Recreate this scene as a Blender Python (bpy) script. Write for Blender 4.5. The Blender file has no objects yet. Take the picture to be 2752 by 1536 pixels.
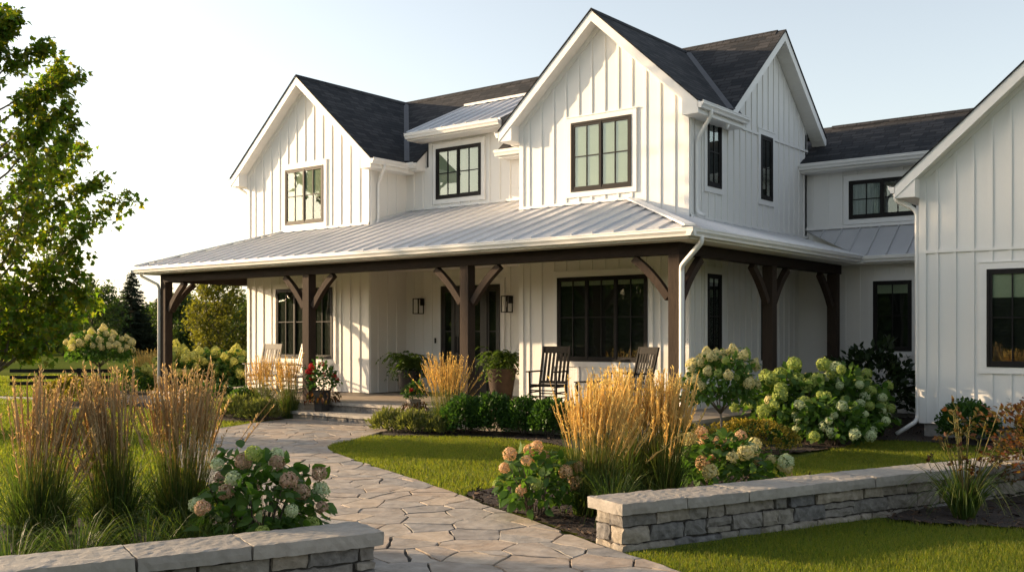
import bpy, bmesh, math, random
import numpy as np
from mathutils import Vector, Matrix, noise

# ------------------------------------------------------------------ camera, sky, sun, exposure
sc = bpy.context.scene
COL = sc.collection
CAM_YAW = math.radians(38.2)
cam_data = bpy.data.cameras.new('camera')
cam = bpy.data.objects.new('camera', cam_data); COL.objects.link(cam)
cam.location = (0, 0, 1.71); cam.rotation_euler = (math.radians(90), 0, CAM_YAW)
cam_data.sensor_width = 36; cam_data.lens = 35.99; cam_data.shift_y = 0.0478
cam_data.clip_start = 0.1; cam_data.clip_end = 3000
sc.camera = cam

SUN_DIR = Vector((2.6, 1.0, -0.60)).normalized()       # the way the light travels
SUN_EL = math.asin(-SUN_DIR.z)
SUN_AZ = math.atan2(-SUN_DIR.x, -SUN_DIR.y)            # clockwise from +Y
world = bpy.data.worlds.new('World'); sc.world = world; world.use_nodes = True
wn = world.node_tree.nodes; wl = world.node_tree.links
bg = wn['Background']
sky = wn.new('ShaderNodeTexSky'); sky.sky_type = 'NISHITA'; sky.sun_disc = False
sky.sun_elevation = SUN_EL; sky.sun_rotation = SUN_AZ
sky.air_density = 1.0; sky.dust_density = 1.6; sky.ozone_density = 1.0
hs = wn.new('ShaderNodeHueSaturation'); hs.inputs['Saturation'].default_value = 0.60      # thin evening haze pales the sky
tint = wn.new('ShaderNodeMix'); tint.data_type = 'RGBA'; tint.blend_type = 'MULTIPLY'; tint.inputs[0].default_value = 1.0; tint.inputs[7].default_value = (1.0, 0.955, 0.91, 1)
wl.new(sky.outputs[0], hs.inputs['Color']); wl.new(hs.outputs[0], tint.inputs[6]); wl.new(tint.outputs[2], bg.inputs[0]); bg.inputs[1].default_value = 0.15
sun_data = bpy.data.lights.new('sun', 'SUN'); sun_data.energy = 4.3; sun_data.angle = math.radians(0.5)
sun_data.color = (1.0, 0.72, 0.43)
sun = bpy.data.objects.new('sun', sun_data); COL.objects.link(sun)
sun.location = (-60, -20, 30); sun.rotation_euler = SUN_DIR.to_track_quat('-Z', 'Y').to_euler()
sc.view_settings.view_transform = 'Standard'; sc.view_settings.look = 'None'
sc.view_settings.exposure = 1.2; sc.view_settings.gamma = 1.0
sc.render.engine = 'CYCLES'
sc.cycles.max_bounces = 8; sc.cycles.diffuse_bounces = 5; sc.cycles.transparent_max_bounces = 8
sc.cycles.use_denoising = True

# ------------------------------------------------------------------ materials
MATS = {}
def new_mat(name):
    m = bpy.data.materials.new(name); m.use_nodes = True
    nt = m.node_tree; b = nt.nodes['Principled BSDF']; return m, nt, b
def c4(c): return (c[0], c[1], c[2], 1)
def mix_node(nt, fac, a, b, blend='MIX'):
    n = nt.nodes.new('ShaderNodeMix'); n.data_type = 'RGBA'; n.blend_type = blend
    for s, v in ((0, fac), (6, a), (7, b)):
        if isinstance(v, bpy.types.NodeSocket): nt.links.new(v, n.inputs[s])
        elif s == 0: n.inputs[0].default_value = v
        else: n.inputs[s].default_value = c4(v)
    return n.outputs[2]
def noise_node(nt, vec, scale, detail=4, rough=0.55):
    n = nt.nodes.new('ShaderNodeTexNoise'); n.inputs['Scale'].default_value = scale
    n.inputs['Detail'].default_value = detail; n.inputs['Roughness'].default_value = rough
    if vec is not None: nt.links.new(vec, n.inputs['Vector'])
    return n.outputs['Fac']
def coords(nt, which='Object', scale=None):
    t = nt.nodes.new('ShaderNodeTexCoord'); o = t.outputs[which]
    if scale:
        mp = nt.nodes.new('ShaderNodeMapping'); mp.inputs['Scale'].default_value = scale
        nt.links.new(o, mp.inputs['Vector']); o = mp.outputs['Vector']
    return o
def ramp(nt, fac, p0, p1):
    r = nt.nodes.new('ShaderNodeMapRange'); r.inputs[1].default_value = p0; r.inputs[2].default_value = p1
    nt.links.new(fac, r.inputs[0]); return r.outputs[0]
def bump(nt, b, h, strength=0.3, dist=0.01):
    n = nt.nodes.new('ShaderNodeBump'); n.inputs['Strength'].default_value = strength; n.inputs['Distance'].default_value = dist
    nt.links.new(h, n.inputs['Height']); nt.links.new(n.outputs[0], b.inputs['Normal'])
def surf(name, c1, c2, scale=8, rough=0.6, stretch=None, bump_s=0.0, bump_d=0.01, metal=0.0, spec=0.5, big=None):
    m, nt, b = new_mat(name)
    v = coords(nt, 'Object', stretch)
    f = noise_node(nt, v, scale, 6)
    col = mix_node(nt, ramp(nt, f, 0.35, 0.65), c1, c2)
    if big:
        f2 = noise_node(nt, coords(nt, 'Object'), big[0], 3)
        col = mix_node(nt, ramp(nt, f2, 0.4, 0.65), col, big[1])
    nt.links.new(col, b.inputs['Base Color'])
    b.inputs['Roughness'].default_value = rough; b.inputs['Metallic'].default_value = metal
    b.inputs['Specular IOR Level'].default_value = spec
    if bump_s: bump(nt, b, f, bump_s, bump_d)
    MATS[name] = m; return m
def island_mat(name, cols, rough=0.6, noise_amt=0.0, scale=20, bump_s=0.0, bump_d=0.01, spec=0.4):
    m, nt, b = new_mat(name)
    g = nt.nodes.new('ShaderNodeNewGeometry')
    r = nt.nodes.new('ShaderNodeValToRGB'); el = r.color_ramp.elements
    while len(el) < len(cols): el.new(0.5)
    for i, c in enumerate(cols): el[i].position = i / max(1, len(cols) - 1); el[i].color = c4(c)
    nt.links.new(g.outputs['Random Per Island'], r.inputs[0])
    col = r.outputs[0]
    f = noise_node(nt, coords(nt, 'Object'), scale, 7, 0.62)
    if noise_amt:
        col = mix_node(nt, ramp(nt, f, 0.3, 0.7), mix_node(nt, noise_amt, col, (0, 0, 0)), mix_node(nt, noise_amt * 0.5, col, (0.8, 0.76, 0.7)))
    nt.links.new(col, b.inputs['Base Color']); b.inputs['Roughness'].default_value = rough
    b.inputs['Specular IOR Level'].default_value = spec
    if bump_s: bump(nt, b, f, bump_s, bump_d)
    MATS[name] = m; return m
def leaf_mat(name, cols, trans=0.35, rough=0.5, tint=(1.0, 1.05, 0.5), spec=0.3):
    m = island_mat(name, cols, rough=rough, spec=spec); nt = m.node_tree
    b = nt.nodes['Principled BSDF']; out = nt.nodes['Material Output']
    colsock = b.inputs['Base Color'].links[0].from_socket
    t = nt.nodes.new('ShaderNodeBsdfTranslucent')
    mul = mix_node(nt, 1.0, colsock, tint, 'MULTIPLY')
    bright = nt.nodes.new('ShaderNodeVectorMath'); bright.operation = 'SCALE'; bright.inputs['Scale'].default_value = 1.7
    nt.links.new(mul, bright.inputs[0]); nt.links.new(bright.outputs[0], t.inputs[0])
    mx = nt.nodes.new('ShaderNodeMixShader'); mx.inputs[0].default_value = trans
    nt.links.new(b.outputs[0], mx.inputs[1]); nt.links.new(t.outputs[0], mx.inputs[2]); nt.links.new(mx.outputs[0], out.inputs[0])
    return m

surf('siding', (0.75, 0.74, 0.715), (0.715, 0.705, 0.68), 5, 0.55, (40, 40, 1.5), 0.12, 0.002, big=(0.6, (0.725, 0.712, 0.685)))
surf('trim', (0.76, 0.75, 0.73), (0.73, 0.72, 0.70), 6, 0.45, None, 0.03, 0.002)
surf('soffit', (0.74, 0.725, 0.70), (0.71, 0.695, 0.67), 3, 0.6)
surf('black_metal', (0.010, 0.009, 0.009), (0.014, 0.012, 0.011), 12, 0.5, spec=0.18)
surf('black_paint', (0.010, 0.010, 0.011), (0.02, 0.019, 0.018), 20, 0.7, None, 0.1, 0.002, spec=0.12)
surf('white_paint', (0.34, 0.30, 0.25), (0.29, 0.26, 0.21), 14, 0.5, None, 0.1, 0.002)
surf('room_shade', (0.006, 0.0062, 0.006), (0.012, 0.012, 0.011), 1.2, 0.9)  # darkness of the unlit interior put into the backing panels' colour
surf('blind', (0.40, 0.42, 0.33), (0.37, 0.39, 0.30), 3, 0.8, (1, 1, 30))
surf('curtain', (0.40, 0.42, 0.44), (0.20, 0.22, 0.24), 6, 0.8, (14, 14, 0.3))
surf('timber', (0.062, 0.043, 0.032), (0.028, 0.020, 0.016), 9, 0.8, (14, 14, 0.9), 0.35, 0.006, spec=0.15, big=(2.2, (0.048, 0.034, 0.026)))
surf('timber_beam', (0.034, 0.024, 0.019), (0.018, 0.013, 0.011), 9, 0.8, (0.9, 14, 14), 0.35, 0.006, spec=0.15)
surf('door_paint', (0.016, 0.014, 0.013), (0.024, 0.02, 0.018), 10, 0.4)
surf('deck', (0.42, 0.34, 0.26), (0.33, 0.265, 0.205), 6, 0.75, (1.2, 8, 8), 0.2, 0.004, big=(1.1, (0.31, 0.26, 0.21)))
surf('step_stone', (0.40, 0.36, 0.31), (0.27, 0.25, 0.22), 7, 0.85, None, 0.55, 0.012, big=(2, (0.34, 0.31, 0.27)))
surf('concrete', (0.33, 0.31, 0.28), (0.25, 0.24, 0.22), 14, 0.9, None, 0.2, 0.004)
surf('mulch', (0.034, 0.020, 0.013), (0.012, 0.008, 0.006), 34, 0.95, None, 0.9, 0.03)
surf('soil_joint', (0.055, 0.047, 0.039), (0.032, 0.027, 0.023), 20, 1.0)
surf('ground_grass', (0.085, 0.115, 0.022), (0.055, 0.080, 0.016), 6, 0.95, None, 0.5, 0.03, spec=0.0, big=(0.09, (0.13, 0.14, 0.035)))
surf('road', (0.40, 0.37, 0.32), (0.33, 0.30, 0.26), 10, 0.9)
surf('flashing', (0.085, 0.085, 0.09), (0.07, 0.07, 0.075), 5, 0.5, metal=0.4)
surf('brass', (0.20, 0.15, 0.09), (0.15, 0.11, 0.07), 10, 0.35, metal=1.0)
surf('pot_black', (0.014, 0.014, 0.016), (0.022, 0.022, 0.023), 14, 0.5, None, 0.1, 0.003)
surf('pot_brown', (0.060, 0.040, 0.028), (0.036, 0.026, 0.019), 6, 0.8, None, 0.15, 0.004, spec=0.2)
surf('pot_stone', (0.30, 0.26, 0.21), (0.2, 0.175, 0.15), 12, 0.85, None, 0.3, 0.006)
surf('bark', (0.115, 0.090, 0.070), (0.055, 0.042, 0.034), 10, 0.9, (6, 6, 1), 0.6, 0.02)
surf('bark_pale', (0.20, 0.165, 0.13), (0.12, 0.095, 0.075), 12, 0.85, (6, 6, 1), 0.4, 0.008)
surf('mat_coir', (0.10, 0.060, 0.04), (0.07, 0.045, 0.03), 60, 1.0)
# metal roof
m, nt, b = new_mat('metal_roof'); MATS['metal_roof'] = m
f = noise_node(nt, coords(nt, 'Object', (1, 1, 1)), 1.3, 5)
nt.links.new(mix_node(nt, ramp(nt, f, 0.3, 0.7), (0.55, 0.555, 0.575), (0.63, 0.63, 0.645)), b.inputs['Base Color'])
b.inputs['Metallic'].default_value = 0.4; b.inputs['Roughness'].default_value = 0.42
f2 = noise_node(nt, coords(nt, 'Object', (3, 3, 3)), 2.0, 2); bump(nt, b, f2, 0.06, 0.02)
# shingles (UV in metres)
def shingle_mat():
    m, nt, b = new_mat('shingle'); MATS['shingle'] = m
    uv = coords(nt, 'UV')
    br = nt.nodes.new('ShaderNodeTexBrick'); nt.links.new(uv, br.inputs['Vector'])
    br.offset = 0.37; br.squash = 0.8; br.squash_frequency = 3
    br.inputs['Scale'].default_value = 1.0; br.inputs['Brick Width'].default_value = 0.31; br.inputs['Row Height'].default_value = 0.135
    br.inputs['Mortar Size'].default_value = 0.010; br.inputs['Mortar Smooth'].default_value = 0.3; br.inputs['Bias'].default_value = -0.1
    br.inputs['Color1'].default_value = (0.017, 0.020, 0.025, 1); br.inputs['Color2'].default_value = (0.056, 0.056, 0.061, 1)
    br.inputs['Mortar'].default_value = (0.012, 0.011, 0.011, 1)
    g = noise_node(nt, uv, 90, 3, 0.7)
    col = mix_node(nt, ramp(nt, g, 0.3, 0.75), (0.55, 0.55, 0.55), (1.35, 1.3, 1.25))
    mul = mix_node(nt, 1.0, br.outputs['Color'], col, 'MULTIPLY')
    nt.links.new(mul, b.inputs['Base Color']); b.inputs['Roughness'].default_value = 0.9; b.inputs['Specular IOR Level'].default_value = 0.25
    # each course is thicker at its lower edge
    sx = nt.nodes.new('ShaderNodeSeparateXYZ'); nt.links.new(uv, sx.inputs[0])
    d = nt.nodes.new('ShaderNodeMath'); d.operation = 'DIVIDE'; d.inputs[1].default_value = 0.135; nt.links.new(sx.outputs[1], d.inputs[0])
    fr = nt.nodes.new('ShaderNodeMath'); fr.operation = 'FRACT'; nt.links.new(d.outputs[0], fr.inputs[0])
    inv = nt.nodes.new('ShaderNodeMath'); inv.operation = 'SUBTRACT'; inv.inputs[0].default_value = 1.0; nt.links.new(fr.outputs[0], inv.inputs[1])
    ad = nt.nodes.new('ShaderNodeMath'); ad.operation = 'MULTIPLY_ADD'; nt.links.new(br.outputs['Color'], ad.inputs[0]); ad.inputs[1].default_value = 6.0; nt.links.new(inv.outputs[0], ad.inputs[2])
    bump(nt, b, ad.outputs[0], 0.55, 0.018)
shingle_mat()
# glass: a clear sheet that also mirrors what stands opposite
def glass_mat():
    m = bpy.data.materials.new('glass'); m.use_nodes = True; MATS['glass'] = m; nt = m.node_tree
    nt.nodes.remove(nt.nodes['Principled BSDF']); out = nt.nodes['Material Output']
    tr = nt.nodes.new('ShaderNodeBsdfTransparent'); tr.inputs[0].default_value = (0.86, 0.90, 0.86, 1)
    gl = nt.nodes.new('ShaderNodeBsdfGlossy'); gl.inputs['Roughness'].default_value = 0.01; gl.inputs[0].default_value = (0.92, 0.95, 0.93, 1)
    lw = nt.nodes.new('ShaderNodeLayerWeight'); lw.inputs['Blend'].default_value = 0.5
    pw = nt.nodes.new('ShaderNodeMath'); pw.operation = 'POWER'; nt.links.new(lw.outputs['Facing'], pw.inputs[0]); pw.inputs[1].default_value = 4.0
    fz = nt.nodes.new('ShaderNodeMath'); fz.operation = 'MULTIPLY_ADD'; nt.links.new(pw.outputs[0], fz.inputs[0]); fz.inputs[1].default_value = 0.9; fz.inputs[2].default_value = 0.085
    n = nt.nodes.new('ShaderNodeBump'); n.inputs['Strength'].default_value = 0.06; n.inputs['Distance'].default_value = 0.05
    nt.links.new(noise_node(nt, coords(nt, 'Object'), 1.6, 1), n.inputs['Height'])
    nt.links.new(n.outputs[0], gl.inputs['Normal'])
    mx = nt.nodes.new('ShaderNodeMixShader')
    nt.links.new(fz.outputs[0], mx.inputs[0]); nt.links.new(tr.outputs[0], mx.inputs[1]); nt.links.new(gl.outputs[0], mx.inputs[2])
    nt.links.new(mx.outputs[0], out.inputs[0])
glass_mat()
island_mat('flagstone', [(0.36, 0.285, 0.215), (0.26, 0.245, 0.225), (0.43, 0.335, 0.245), (0.21, 0.20, 0.19), (0.41, 0.305, 0.215), (0.30, 0.275, 0.245), (0.45, 0.355, 0.26)], 0.85, 0.30, 6, 0.8, 0.018)
island_mat('ledge_stone', [(0.13, 0.12, 0.11), (0.26, 0.22, 0.17), (0.32, 0.265, 0.20), (0.085, 0.083, 0.088), (0.23, 0.20, 0.16), (0.175, 0.16, 0.14)], 0.85, 0.28, 14, 0.7, 0.02)
island_mat('cap_stone', [(0.27, 0.245, 0.215), (0.32, 0.285, 0.24), (0.285, 0.265, 0.235)], 0.82, 0.16, 11, 0.6, 0.012)
island_mat('chips', [(0.020, 0.012, 0.008), (0.055, 0.032, 0.02), (0.10, 0.065, 0.042), (0.03, 0.018, 0.012)], 0.9)
leaf_mat('lawn_blade', [(0.072, 0.120, 0.017), (0.115, 0.155, 0.022), (0.20, 0.19, 0.034), (0.088, 0.134, 0.018)], 0.55, 0.6, (1.0, 1.0, 0.35))
leaf_mat('maple_leaf', [(0.060, 0.125, 0.018), (0.100, 0.165, 0.022), (0.175, 0.165, 0.026), (0.075, 0.142, 0.020)], 0.6, 0.5, (1.1, 1.1, 0.3))
leaf_mat('far_leaf', [(0.034, 0.062, 0.016), (0.062, 0.092, 0.021), (0.046, 0.078, 0.018)], 0.4, 0.6)
leaf_mat('gold_leaf', [(0.075, 0.09, 0.018), (0.12, 0.125, 0.022), (0.10, 0.11, 0.02)], 0.5, 0.6, (1.1, 1.0, 0.4))
leaf_mat('spruce_leaf', [(0.018, 0.030, 0.016), (0.032, 0.045, 0.022), (0.024, 0.036, 0.018)], 0.15, 0.7)
leaf_mat('box_leaf', [(0.026, 0.070, 0.015), (0.050, 0.105, 0.020), (0.036, 0.085, 0.017)], 0.35, 0.45)
leaf_mat('hyd_leaf', [(0.042, 0.100, 0.018), (0.075, 0.140, 0.026), (0.056, 0.118, 0.021)], 0.45, 0.45)
leaf_mat('dark_leaf', [(0.014, 0.030, 0.010), (0.026, 0.045, 0.014)], 0.25, 0.4)
leaf_mat('lav_leaf', [(0.11, 0.13, 0.035), (0.17, 0.17, 0.05), (0.09, 0.12, 0.045)], 0.4, 0.7)
leaf_mat('yellow_flower', [(0.22, 0.17, 0.02), (0.32, 0.24, 0.03), (0.16, 0.13, 0.02)], 0.3, 0.7, (1, 1, 0.5))
leaf_mat('rust_leaf', [(0.06, 0.020, 0.014), (0.10, 0.045, 0.018), (0.04, 0.045, 0.014), (0.12, 0.085, 0.022)], 0.4, 0.6, (1.1, 0.9, 0.4))
leaf_mat('reed_leaf', [(0.032, 0.068, 0.014), (0.058, 0.095, 0.018), (0.10, 0.11, 0.026)], 0.4, 0.5)
leaf_mat('reed_stem', [(0.085, 0.11, 0.024), (0.15, 0.14, 0.040), (0.22, 0.17, 0.06)], 0.35, 0.6, (1, 0.9, 0.5))
leaf_mat('plume_tan', [(0.37, 0.275, 0.145), (0.48, 0.37, 0.205), (0.42, 0.315, 0.17), (0.30, 0.22, 0.115)], 0.35, 0.8, (1, 0.85, 0.55))
leaf_mat('plume_gold', [(0.56, 0.445, 0.175), (0.67, 0.55, 0.245), (0.61, 0.49, 0.205), (0.46, 0.36, 0.135)], 0.45, 0.8, (1, 0.85, 0.5))
leaf_mat('fern_leaf', [(0.040, 0.085, 0.016), (0.080, 0.125, 0.024), (0.056, 0.10, 0.018)], 0.45, 0.5)
leaf_mat('petal_cream', [(0.56, 0.49, 0.24), (0.64, 0.57, 0.32), (0.48, 0.46, 0.20)], 0.3, 0.7, (1, 1, 0.75))
leaf_mat('petal_lime', [(0.28, 0.35, 0.085), (0.36, 0.42, 0.12), (0.22, 0.30, 0.07)], 0.3, 0.7, (1, 1, 0.65))
leaf_mat('petal_yellow', [(0.50, 0.48, 0.12), (0.58, 0.55, 0.17), (0.44, 0.45, 0.10)], 0.3, 0.7, (1, 1, 0.6))
leaf_mat('petal_white', [(0.46, 0.52, 0.31), (0.55, 0.60, 0.40), (0.38, 0.46, 0.22)], 0.3, 0.7, (1, 1, 0.85))
leaf_mat('petal_rose', [(0.38, 0.255, 0.175), (0.48, 0.34, 0.25), (0.32, 0.27, 0.13)], 0.3, 0.7, (1, 0.9, 0.8))
leaf_mat('petal_peach', [(0.55, 0.36, 0.20), (0.64, 0.45, 0.27), (0.48, 0.34, 0.17)], 0.3, 0.7, (1, 0.9, 0.7))
leaf_mat('petal_red', [(0.45, 0.012, 0.016), (0.55, 0.03, 0.03)], 0.25, 0.6, (1, 0.5, 0.5))

# ------------------------------------------------------------------ mesh helpers
ORG = {}
def tag(o, label=None, cat=None, group=None, kind=None):
    if label: o['label'] = label
    if cat: o['category'] = cat
    if group: o['group'] = group
    if kind: o['kind'] = kind
    return o
def thing(name, label, cat, loc=(0, 0, 0), rz=0.0, group=None, scale=None):
    o = bpy.data.objects.new(name, None); COL.objects.link(o); o.empty_display_size = 0.2
    o.location = loc; o.rotation_euler = (0, 0, rz)
    if scale: o.scale = scale if hasattr(scale, '__len__') else (scale,) * 3
    tag(o, label, cat, group); ORG[o.name] = Vector(loc); return o
def link_mesh(name, me, mats, parent):
    for mm in (mats if isinstance(mats, (list, tuple)) else [mats]): me.materials.append(MATS[mm])
    o = bpy.data.objects.new(name, me); COL.objects.link(o)
    if parent is not None: o.parent = parent; ORG[o.name] = ORG.get(parent.name, Vector())
    return o
class MB:
    def __init__(s): s.v = []; s.f = []; s.mi = []; s.uv = {}
    def add(s, vs, fs, mi=0):
        n = len(s.v); s.v += [tuple(p) for p in vs]
        for f in fs: s.f.append([n + i for i in f]); s.mi.append(mi)
    def box(s, x0, x1, y0, y1, z0, z1, mi=0):
        s.add([(x0, y0, z0), (x1, y0, z0), (x1, y1, z0), (x0, y1, z0), (x0, y0, z1), (x1, y0, z1), (x1, y1, z1), (x0, y1, z1)],
              [(0, 3, 2, 1), (4, 5, 6, 7), (0, 1, 5, 4), (1, 2, 6, 5), (2, 3, 7, 6), (3, 0, 4, 7)], mi)
    def obox(s, o, u, n, u0, u1, n0, n1, z0, z1, mi=0):     # box in a wall's own frame
        P = lambda a, b, z: (o[0] + u[0] * a + n[0] * b, o[1] + u[1] * a + n[1] * b, z)
        s.add([P(u0, n0, z0), P(u1, n0, z0), P(u1, n1, z0), P(u0, n1, z0), P(u0, n0, z1), P(u1, n0, z1), P(u1, n1, z1), P(u0, n1, z1)],
              [(0, 3, 2, 1), (4, 5, 6, 7), (0, 1, 5, 4), (1, 2, 6, 5), (2, 3, 7, 6), (3, 0, 4, 7)], mi)
    def prism(s, pts, ext, mi=0):                            # polygon extruded by a vector
        n = len(pts); e = Vector(ext); a = [Vector(p) for p in pts]
        s.add(a + [p + e for p in a], [list(range(n))[::-1], list(range(n, 2 * n))] + [(i, (i + 1) % n, n + (i + 1) % n, n + i) for i in range(n)], mi)
    def bar(s, p, q, w, h=None, up=(0, 0, 1), mi=0):
        p = Vector(p); q = Vector(q); h = h or w; t = (q - p).normalized(); up = Vector(up)
        if abs(t.dot(up)) > 0.98: up = Vector((0, 1, 0))
        a = t.cross(up).normalized() * w / 2; b = a.cross(t).normalized() * h / 2
        s.add([p - a - b, p + a - b, p + a + b, p - a + b, q - a - b, q + a - b, q + a + b, q - a + b],
              [(0, 3, 2, 1), (4, 5, 6, 7), (0, 1, 5, 4), (1, 2, 6, 5), (2, 3, 7, 6), (3, 0, 4, 7)], mi)
    def tube(s, pts, rad, sides=8, mi=0, cap=True):
        pts = [Vector(p) for p in pts]; k = len(pts); rad = rad if hasattr(rad, '__len__') else [rad] * k
        n0 = len(s.v); prev = None
        for i, p in enumerate(pts):
            t = (pts[min(i + 1, k - 1)] - pts[max(i - 1, 0)]).normalized()
            if prev is None: a = t.orthogonal().normalized()
            else:
                a = prev - t * prev.dot(t); a = a.normalized() if a.length > 1e-6 else t.orthogonal().normalized()
            prev = a; b = t.cross(a)
            for j in range(sides):
                th = 2 * math.pi * j / sides; s.v.append(tuple(p + (a * math.cos(th) + b * math.sin(th)) * rad[i]))
        for i in range(k - 1):
            for j in range(sides):
                s.f.append([n0 + i * sides + j, n0 + i * sides + (j + 1) % sides, n0 + (i + 1) * sides + (j + 1) % sides, n0 + (i + 1) * sides + j]); s.mi.append(mi)
        if cap:
            s.f.append([n0 + j for j in range(sides)][::-1]); s.mi.append(mi)
            s.f.append([n0 + (k - 1) * sides + j for j in range(sides)]); s.mi.append(mi)
    def lathe(s, prof, c=(0, 0, 0), sides=24, mi=0, rot=0.0):
        n0 = len(s.v); k = len(prof)
        for r, z in prof:
            for j in range(sides):
                th = 2 * math.pi * j / sides + rot; s.v.append((c[0] + r * math.cos(th), c[1] + r * math.sin(th), c[2] + z))
        for i in range(k - 1):
            for j in range(sides):
                s.f.append([n0 + i * sides + j, n0 + i * sides + (j + 1) % sides, n0 + (i + 1) * sides + (j + 1) % sides, n0 + (i + 1) * sides + j]); s.mi.append(mi)
        s.f.append([n0 + j for j in range(sides)][::-1]); s.mi.append(mi)
        s.f.append([n0 + (k - 1) * sides + j for j in range(sides)]); s.mi.append(mi)
    def build(s, name, mats, parent=None, bevel=0.0, smooth=False, uvfun=None):
        org = ORG.get(parent.name, Vector()) if parent is not None else Vector()
        me = bpy.data.meshes.new(name)
        me.from_pydata([(a - org.x, b - org.y, c - org.z) for a, b, c in s.v], [], s.f)
        me.polygons.foreach_set('material_index', s.mi)
        if uvfun:
            lay = me.uv_layers.new(name='UVMap')
            for p in me.polygons:
                for li in p.loop_indices: lay.data[li].uv = uvfun(s.v[me.loops[li].vertex_index])
        bm = bmesh.new(); bm.from_mesh(me); bmesh.ops.recalc_face_normals(bm, faces=bm.faces)
        if bevel: bmesh.ops.bevel(bm, geom=[e for e in bm.edges if len(e.link_faces) == 2 and e.calc_face_angle(0) > 0.6], offset=bevel, segments=2, affect='EDGES', profile=0.6)
        bm.to_mesh(me); bm.free()
        if smooth: me.polygons.foreach_set('use_smooth', [True] * len(me.polygons))
        return link_mesh(name, me, mats, parent)
def np_mesh(name, chunks, mats, parent=None, smooth=False):
    """chunks: list of (V (n,3), F (m,k), material index) in the parent's own frame"""
    V = []; idx = []; starts = []; mi = []; off = 0; pos = 0
    for v, f, k in chunks:
        if len(f) == 0: continue
        V.append(v); idx.append((f + off).ravel()); m_, w = f.shape
        starts.append(pos + np.arange(m_) * w); pos += m_ * w; mi.append(np.full(m_, k, np.int32)); off += len(v)
    V = np.concatenate(V).astype(np.float32); idx = np.concatenate(idx).astype(np.int32); starts = np.concatenate(starts).astype(np.int32); mi = np.concatenate(mi)
    me = bpy.data.meshes.new(name)
    me.vertices.add(len(V)); me.vertices.foreach_set('co', V.ravel())
    me.loops.add(len(idx)); me.loops.foreach_set('vertex_index', idx)
    me.polygons.add(len(starts)); me.polygons.foreach_set('loop_start', starts)
    me.polygons.foreach_set('material_index', mi)
    if smooth: me.polygons.foreach_set('use_smooth', np.ones(len(starts), bool))
    me.update(calc_edges=True); me.validate()
    return link_mesh(name, me, mats, parent)
def nrm(a): return a / np.maximum(np.linalg.norm(a, axis=-1, keepdims=True), 1e-9)
OVAL = np.array([(0, 0), (.2, .18), (.29, .45), (.17, .8), (0, 1), (-.17, .8), (-.29, .45), (-.2, .18)])
SLIM = np.array([(0, 0), (.10, .3), (.07, .7), (0, 1), (-.07, .7), (-.10, .3)])
QUAD = np.array([(0, 0), (.32, .5), (0, 1), (-.32, .5)])
MAPLE = np.array([(0, 0), (.16, .12), (.44, .10), (.34, .32), (.52, .55), (.24, .55), (.20, .72), (0, 1.05), (-.20, .72), (-.24, .55), (-.52, .55), (-.34, .32), (-.44, .10), (-.16, .12)])
PETAL = np.array([(0, 0), (.42, .25), (.40, .75), (0, 1), (-.40, .75), (-.42, .25)])
def leaves(P, T, size, shape, rng, fold=0.35, curl=0.25, up=0.8, face=None):
    n = len(P); T = nrm(T); U = nrm((np.array([0, 0, 1.0]) if face is None else face * 2.0) * up + rng.normal(0, 0.6, (n, 3)))
    B = nrm(np.cross(T, U)); N = np.cross(B, T)
    size = np.broadcast_to(size, (n,)) * rng.uniform(0.7, 1.25, n)
    x = shape[:, 0]; y = shape[:, 1]; z = fold * np.abs(x) - curl * y * y
    V = P[:, None, :] + size[:, None, None] * (B[:, None, :] * x[None, :, None] + T[:, None, :] * y[None, :, None] + N[:, None, :] * z[None, :, None])
    k = len(shape)
    return V.reshape(-1, 3), (np.arange(n)[:, None] * k + np.arange(k)[None, :])
def strips(base, ctrl, tip, w0, w1, rng, seg=4):
    """thin curved blades: quadratic curves base-ctrl-tip, width w0 -> w1"""
    n = len(base); t = np.linspace(0, 1, seg + 1)[None, :, None]
    C = base[:, None, :] * (1 - t) ** 2 + 2 * ctrl[:, None, :] * t * (1 - t) + tip[:, None, :] * t * t
    a = rng.uniform(0, 2 * np.pi, n); S = np.stack([np.cos(a), np.sin(a), np.zeros(n)], 1)[:, None, :]
    w = (np.broadcast_to(w0, (n,))[:, None, None] * (1 - t) + np.broadcast_to(w1, (n,))[:, None, None] * t) / 2
    V = np.stack([C - S * w, C + S * w], 2).reshape(n, -1, 3); k = V.shape[1]
    F = np.concatenate([(np.arange(n)[:, None] * k + np.array([[2 * i, 2 * i + 1, 2 * i + 3, 2 * i + 2]])) for i in range(seg)])
    return V.reshape(-1, 3), F
def inside(poly, x, y):
    poly = np.asarray(poly, float); r = np.zeros(len(x), bool); j = len(poly) - 1
    for i in range(len(poly)):
        xi, yi = poly[i]; xj, yj = poly[j]
        c = ((yi > y) != (yj > y)) & (x < (xj - xi) * (y - yi) / (yj - yi + 1e-12) + xi); r ^= c; j = i
    return r
def smooth_poly(poly, it=2):
    for _ in range(it):
        q = []
        for i in range(len(poly)):
            a = poly[i]; b = poly[(i + 1) % len(poly)]
            q += [(a[0] * .75 + b[0] * .25, a[1] * .75 + b[1] * .25), (a[0] * .25 + b[0] * .75, a[1] * .25 + b[1] * .75)]
        poly = q
    return poly
def sphere_dirs(n, rng, zmin=-1.0):
    z = rng.uniform(zmin, 1, n); a = rng.uniform(0, 2 * np.pi, n); r = np.sqrt(np.maximum(0, 1 - z * z))
    return np.stack([r * np.cos(a), r * np.sin(a), z], 1)
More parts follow.
